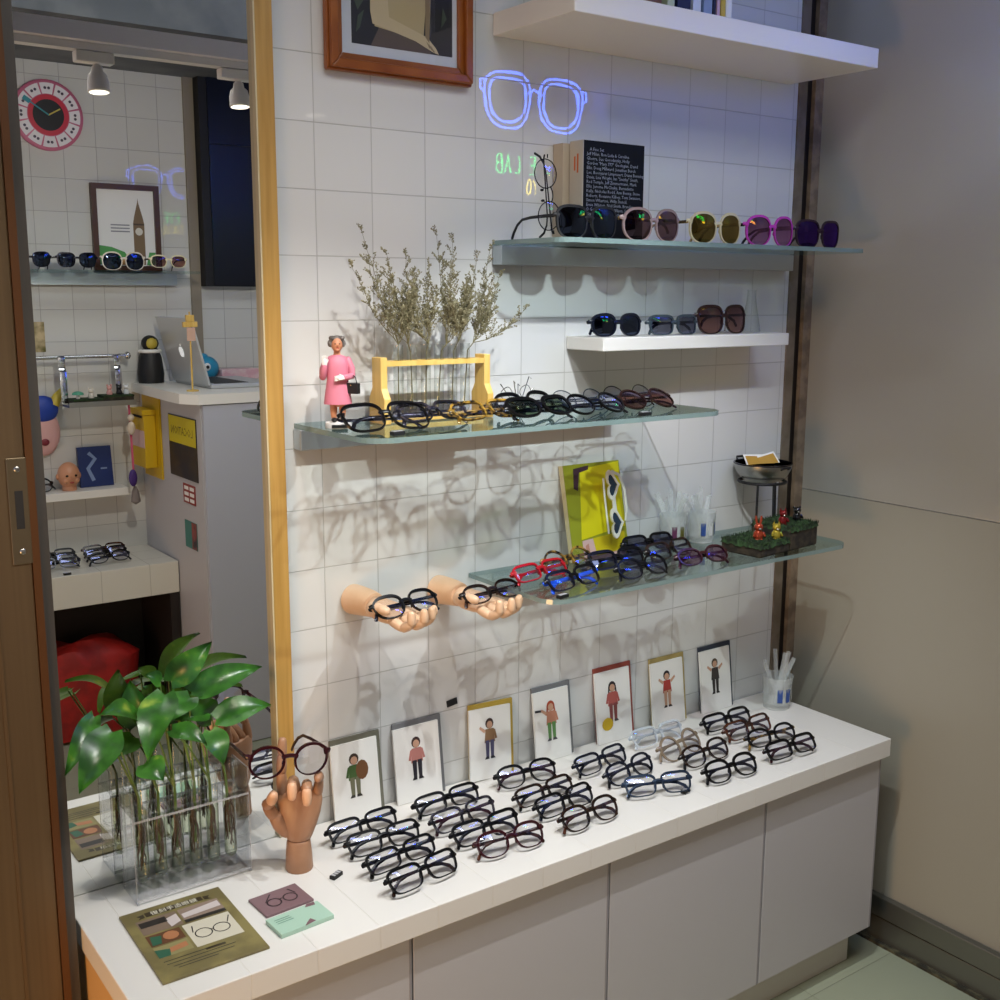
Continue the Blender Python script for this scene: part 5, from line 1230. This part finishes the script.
    g = MB(); g.ball((0, 0, .040), (.040, .036, .040), 18, 12).ball((.012, 0, .078), (.018, .01, .012), 10, 6); g.build('body', pmat('toy_blue', '#2a8fb4', .4), u); g = MB(); g.ball((.012, -.033, .046), (.013, .006, .013), 12, 8); g.build('eye', PAPER, u); MB().ball((.012, -.039, .046), (.006, .002, .006), 8, 6).build('pupil', BLACKM, u)
    o = MB().box(.655, .79, YW+.012, YW+.07, zt, zt+.035).build('tissue_box', pmat('pale_pink_box', '#d6a8b0', .5, noise='#e0c4c4', nscale=30), smooth=False, bev=.003); tag(o, 'flat pale pink box behind the open laptop, seen in the mirror', 'box')
    xs = .3945
    p = thing('letter_box', 'yellow letter box with a paper band on the side of the mirrored sales counter', 'letter box', (xs, YW+.115, .80))
    yl = pmat('post_yellow', '#c9a514', .45)
    MB().box(-.006, 0, -.075, .085, 0, .27).build('back_plate', yl, p, smooth=False); MB().box(-.045, -.0065, -.07, .05, .035, .205).build('box_body', yl, p, smooth=False, bev=.002)
    MB().box(-.050, -.0065, -.073, .053, .206, .222).build('lid', yl, p, smooth=False); MB().box(-.0455, -.0452, -.055, .035, .195, .203).build('slot', GAP, p, smooth=False); MB().box(-.0465, -.0452, -.071, .051, .10, .155).build('paper_band', pmat('pale_band', '#cfb0ac', .6), p, smooth=False)
    s = thing('poster', 'yellow and black poster on the side of the sales counter, seen in the mirror', 'poster', (xs, YW+.385, .83))
    MB().box(-.0025, 0, -.115, .115, 0, .19).build('sheet', pmat('dark_poster', '#1c1a20', .4, noise='#3a2c14', nscale=8), s, smooth=False); MB().box(-.0030, -.0026, -.112, .112, .105, .187).build('yellow_panel', pmat('poster_yellow', '#cdbb10', .45), s, smooth=False)
    text_mesh('LOCATION', .036, 'poster_lettering', pmat('poster_ink', '#6a5c12', .5), s, T(-.0033, 0, .132) @ Matrix.Rotation(-PI/2, 4, 'Z') @ UP, 'CENTER', res=1)
    s = thing('sticker', 'small red and white chequered sticker on the mirrored sales counter side', 'sticker', (xs, YW+.42, .755))
    MB().box(-.0012, 0, -.05, .05, 0, .060).build('sheet', pmat('sticker_red', '#8e2a24', .5), s, smooth=False)
    g = MB()
    for i in range(3):
        for j in range(2): g.box(-.0016, -.0013, -.040+.045*j, -.005+.045*j, .006+.018*i, .017+.018*i)
    g.build('white_blocks', PAPER, s, smooth=False)
    s = thing('sticker', 'teal and red sticker below the chequered one on the counter side, seen in the mirror', 'sticker', (xs, YW+.42, .615))
    MB().box(-.0012, 0, -.05, .05, 0, .085).build('sheet', pmat('sticker_teal', '#3f7a70', .5), s, smooth=False); MB().box(-.0016, -.0013, .008, .049, .001, .084).build('red_half', pmat('sticker_rust', '#8e443c', .5, noise='#3a3236', nscale=30), s, smooth=False)
    s = thing('hanging_charm', 'pink ribbon charm with purple pouch hanging beside the yellow letter box in the mirror', 'charm', (.318, YW+.125, .97))
    MB().sweep([(0, 0, .075), (.002, 0, -.02), (.004, 0, -.18)], [(.004, .0012)]*3, 8).build('ribbon', pmat('pink_ribbon', '#c0506c', .6), s)
    g = MB(); g.ball((0, .014, -.005), (.013, .011, .022), 10, 8).ball((0, .014, .028), .011, 10, 8); g.build('doll', pmat('cream_cloth', '#cfc0ac', .7), s)
    MB().ball((-.004, .016, -.165), (.014, .010, .028), 12, 8).build('pouch', pmat('purple_cloth', '#3d1f6e', .6), s); MB().lathe([(.004, .03), (.012, .012), (.016, -.02), (.0005, -.03)], (.006, 0, -.225), 10).build('tassel', pmat('grey_tassel', '#7a706c', .7), s)
opp()

# ------------------------------------------------------------------ ceiling beam, track lights
def lights():
    beam = MB().box(-1.5, .70, -.655, -.595, 1.846, 1.878).sweep([(-.7, -.625, 1.878), (-.7, -.625, 2.4)], .006, 8).sweep([(.6, -.625, 1.878), (.6, -.625, 2.4)], .006, 8).build('trim_4', pmat('white_beam', '#ecebf4', .4), smooth=False); struct(beam)
    struct(MB().box(-1.5, 1.186, -2.1, -1.45, 2.075, 2.4).build('trim_5', MATS['concrete'], smooth=False))
    tr = thing('light_track', 'white lighting track running along the beam above the display, seen in the mirror', 'light track', (-.15, -.625, 1.838))
    MB().box(-1.2, .84, -.014, .014, -.006, .0075).build('track_rail', pmat('track_white', '#d5d5d8', .4), tr, smooth=False)
    sp = None
    defs = [(-.55, 'leftmost white spotlight on the track'), (-.135, 'white spotlight whose lamp shows in the mirror above the clock'), (.145, 'white spotlight at the mirror edge beside the black cabinet'), (.32, 'white spotlight above the middle of the display wall')]
    for i, (x, lab) in enumerate(defs):
        if sp is None:
            sp = thing('spotlight', '', 'spotlight', (0, 0, 0), 0, 'track spotlights')
            wm = pmat('lamp_white', '#e2e0dc', .35)
            MB().box(-.04, .03, -.013, .013, -.020, -.0005).build('adapter', wm, sp, smooth=False, bev=.002)
            M = T(0, 0, -.022) @ Matrix.Rotation(math.radians(6), 4, 'X')
            hd = MB().lathe([(.006, 0), (.010, -.004), (.011, -.012), (.017, -.018), (.020, -.030), (.0205, -.048), (.0185, -.050), (.016, -.036)], seg=22, M=M).build('lamp_head', wm, sp)
            MB().lathe([(.0005, -.0375), (.0165, -.0375)], seg=20, M=M).build('bulb', emat('bulb_glow', '#fff4e2', 14), hd)
            o = sp
        else: o = copy_tree(sp)
        o.location = (x, -.625, 1.8315); o['label'] = lab
    def spot(x, tx, tz, pw, col, size=88, ty=-.06):
        l = bpy.data.lights.new('spot_lamp', 'SPOT'); l.energy = pw; l.color = col; l.spot_size = math.radians(size); l.spot_blend = .55; l.shadow_soft_size = .009
        o = bpy.data.objects.new('spot_lamp', l); COL.objects.link(o); o.location = (x, -.608, 1.762)
        d = Vector((tx, ty, tz))-o.location; o.rotation_euler = d.to_track_quat('-Z', 'Y').to_euler(); return o
    spot(-.55, -.35, .55, SPOT_E[0], (1, .88, .70))
    spot(-.135, -.02, .55, SPOT_E[1], (1, .97, .92))
    spot(.145, .25, .55, SPOT_E[2], (.97, .98, 1))
    spot(.32, .5, .6, SPOT_E[3], (.92, .97, 1))
    def spot2(x, z, tx, ty, tz, pw, col):
        l = bpy.data.lights.new('spot_lamp', 'SPOT'); l.energy = pw; l.color = col; l.spot_size = math.radians(110); l.spot_blend = .6; l.shadow_soft_size = .03
        o = bpy.data.objects.new('spot_lamp', l); COL.objects.link(o); o.location = (x, -.65, z); d = Vector((tx, ty, tz))-o.location; o.rotation_euler = d.to_track_quat('-Z', 'Y').to_euler()
    spot2(.10, 1.765, .2, -2.1, 1.0, OPP_E, (1, .93, .84))
    # second lamp row, added out of view for fill and lens highlights
    tr2 = thing('light_track', 'added unseen white lighting track under the ceiling, nearer the middle of the shop', 'light track', (0, -1.2, 2.393))
    MB().box(-1.2, 1.1, -.014, .014, -.006, .0065).build('track_rail', MATS['track_white'], tr2, smooth=False)
    for i, (x, tx) in enumerate(((-.45, -.2), (.02, .1), (.22, .35), (.70, .92))):
        o = copy_tree(sp); o.location = (x, -1.2, 2.3865); o['label'] = ['leftmost', 'second', 'third', 'rightmost'][i]+' added fill spotlight on the unseen track near the middle of the shop'; o['group'] = 'added fill spotlights of the second track'
        l = bpy.data.lights.new('spot_lamp', 'SPOT'); l.energy = ROW2; l.color = (1, .93, .84) if x < .1 else (.93, .98, 1); l.spot_size = math.radians(75); l.spot_blend = .6; l.shadow_soft_size = .06
        q = bpy.data.objects.new('spot_lamp', l); COL.objects.link(q); q.location = (x, -1.19, 2.31); d = Vector((tx, -.1, .6))-q.location; q.rotation_euler = d.to_track_quat('-Z', 'Y').to_euler()
    # area light added as soft fill over the middle of the shop
    l = bpy.data.lights.new('fill_area_light', 'AREA'); l.energy = PANEL_E; l.color = (.92, .96, 1); l.shape = 'RECTANGLE'; l.size = 1.6; l.size_y = .3
    o = bpy.data.objects.new('fill_area_light', l); COL.objects.link(o); o.location = (.0, -1.0, 2.39)
    # warm lamp outside the shop on the left
    l = bpy.data.lights.new('warm_lamp', 'AREA'); l.energy = WARM_E; l.color = (1, .52, .16); l.size = .5
    o = bpy.data.objects.new('warm_lamp', l); COL.objects.link(o); o.location = (-1.55, -.9, .35); d = Vector((-.45, -.1, .2))-o.location; o.rotation_euler = d.to_track_quat('-Z', 'Y').to_euler()
SPOT_E = [10, 22, 8, 28]; OPP_E = 22; WARM_E = 15; PANEL_E = 9; ROW2 = 9
lights()

# ------------------------------------------------------------------ neon sign near the window (reflected in the tiles)
def neon():
    t = thing('neon_sign', 'blue neon eyeglasses over green and yellow neon lettering, mirrored in the glossy tiles', 'neon sign', (1.000, -.75, 1.722), PI)
    BN = emat('neon_blue', (.28, .42, 1), 36); GN = emat('neon_green', (.12, .9, .42), 22); YN = emat('neon_yellow', (.95, .85, .25), 20)
    r = .0032
    # one bold spectacle outline per lens, doubled, with a bridge and side arms
    for s in (-1, 1):
        for k, rad in ((1.0, r), (.80, r)):
            pts = []
            for i in range(26):
                a = 2*PI*i/26; c, sn = math.cos(a), math.sin(a)
                x = .070*k*math.copysign(abs(c)**.72, c); z = .066*k*math.copysign(abs(sn)**.72, sn)
                pts.append((s*.085+x*(1+.15*sn), 0, .145+z))
            MB().sweep(pts, rad, 8, closed=True).build('glass_tube', BN, t)
        MB().sweep([(s*.150, 0, .19), (s*.168, 0, .185), (s*.170, 0, .165), (s*.152, 0, .155)], r, 8).build('glass_tube', BN, t)
    MB().sweep([(-.022, 0, .165), (0, 0, .178), (.022, 0, .165)], r, 8).build('glass_tube', BN, t)
    MB().box(-.20, .158, .012, .016, -.10, .24).build('backing_plate', thin('neon_backing', (.95, .95, .95), .04), t, smooth=False)
    ST = {'E': [[(.6, 0), (0, 0), (0, 1), (.6, 1)], [(0, .52), (.5, .52)]], 'Y': [[(0, 1), (.32, .5), (.64, 1)], [(.32, .5), (.32, 0)]], 'L': [[(0, 1), (0, 0), (.55, 0)]],
          'A': [[(0, 0), (.33, 1), (.66, 0)], [(.12, .36), (.54, .36)]], 'B': [[(0, 0), (0, 1), (.38, 1), (.55, .88), (.55, .66), (.40, .53), (0, .53)], [(.40, .53), (.60, .40), (.60, .14), (.42, 0), (0, 0)]],
          'T': [[(0, 1), (.66, 1)], [(.33, 1), (.33, 0)]], 'O': [[(.33+.33*math.cos(k*PI/6), .5+.5*math.sin(k*PI/6)) for k in range(13)]], 'K': [[(0, 0), (0, 1)], [(.58, 1), (.02, .48), (.6, 0)]], ' ': []}
    def word(txt, size, z, m, nm, xr):            # single-stroke glass tubing, right end of the word at xr
        adv = size*.60; x = xr-adv*len(txt)+size*.2
        for ch in txt:
            if ch != ' ':
                g = MB()
                for st in ST[ch]: g.sweep([(x+a*size*.62, 0, z+b*size) for a, b in st], .0020, 6)
                g.build(nm, m, t)
            x += adv
    word('EYE LAB', .044, -.030, GN, 'green_letter', .118)
    word('TOKYO', .036, -.080, YN, 'yellow_letter', .022)
    for x in (-.12, .12): MB().sweep([(x, .014, .24), (x, .014, .665)], .001, 6).build('hanging_wire', STEEL, t)
neon()

# ------------------------------------------------------------------ world, camera
w = bpy.data.worlds.new('world'); scene.world = w; w.use_nodes = True
bg = w.node_tree.nodes['Background']; bg.inputs[0].default_value = (.48, .58, .80, 1); bg.inputs[1].default_value = .70
cam = bpy.data.cameras.new('camera'); co = bpy.data.objects.new('camera', cam); COL.objects.link(co)
cam.sensor_width = 36; cam.lens = 1127.247*36/1000; cam.clip_start = .02
Rr = Vector((.8107171, -.5854219, .0043477)); Ru = Vector((.1028599, .1497479, .9833592)); Rf = Vector((.5763311, .796779, -.1816197))
M = Matrix((Rr, Ru, -Rf)).transposed().to_4x4(); M.translation = Vector((-.82126, -1.62561, 1.39622)); co.matrix_world = M
scene.camera = co
scene.view_settings.view_transform = 'Standard'; scene.view_settings.look = 'None'; scene.view_settings.exposure = -.06
scene.cycles.use_denoising = True; scene.cycles.max_bounces = 10; scene.cycles.transparent_max_bounces = 32; scene.cycles.glossy_bounces = 6
scene.cycles.caustics_reflective = False; scene.cycles.caustics_refractive = False; scene.cycles.sample_clamp_indirect = 4
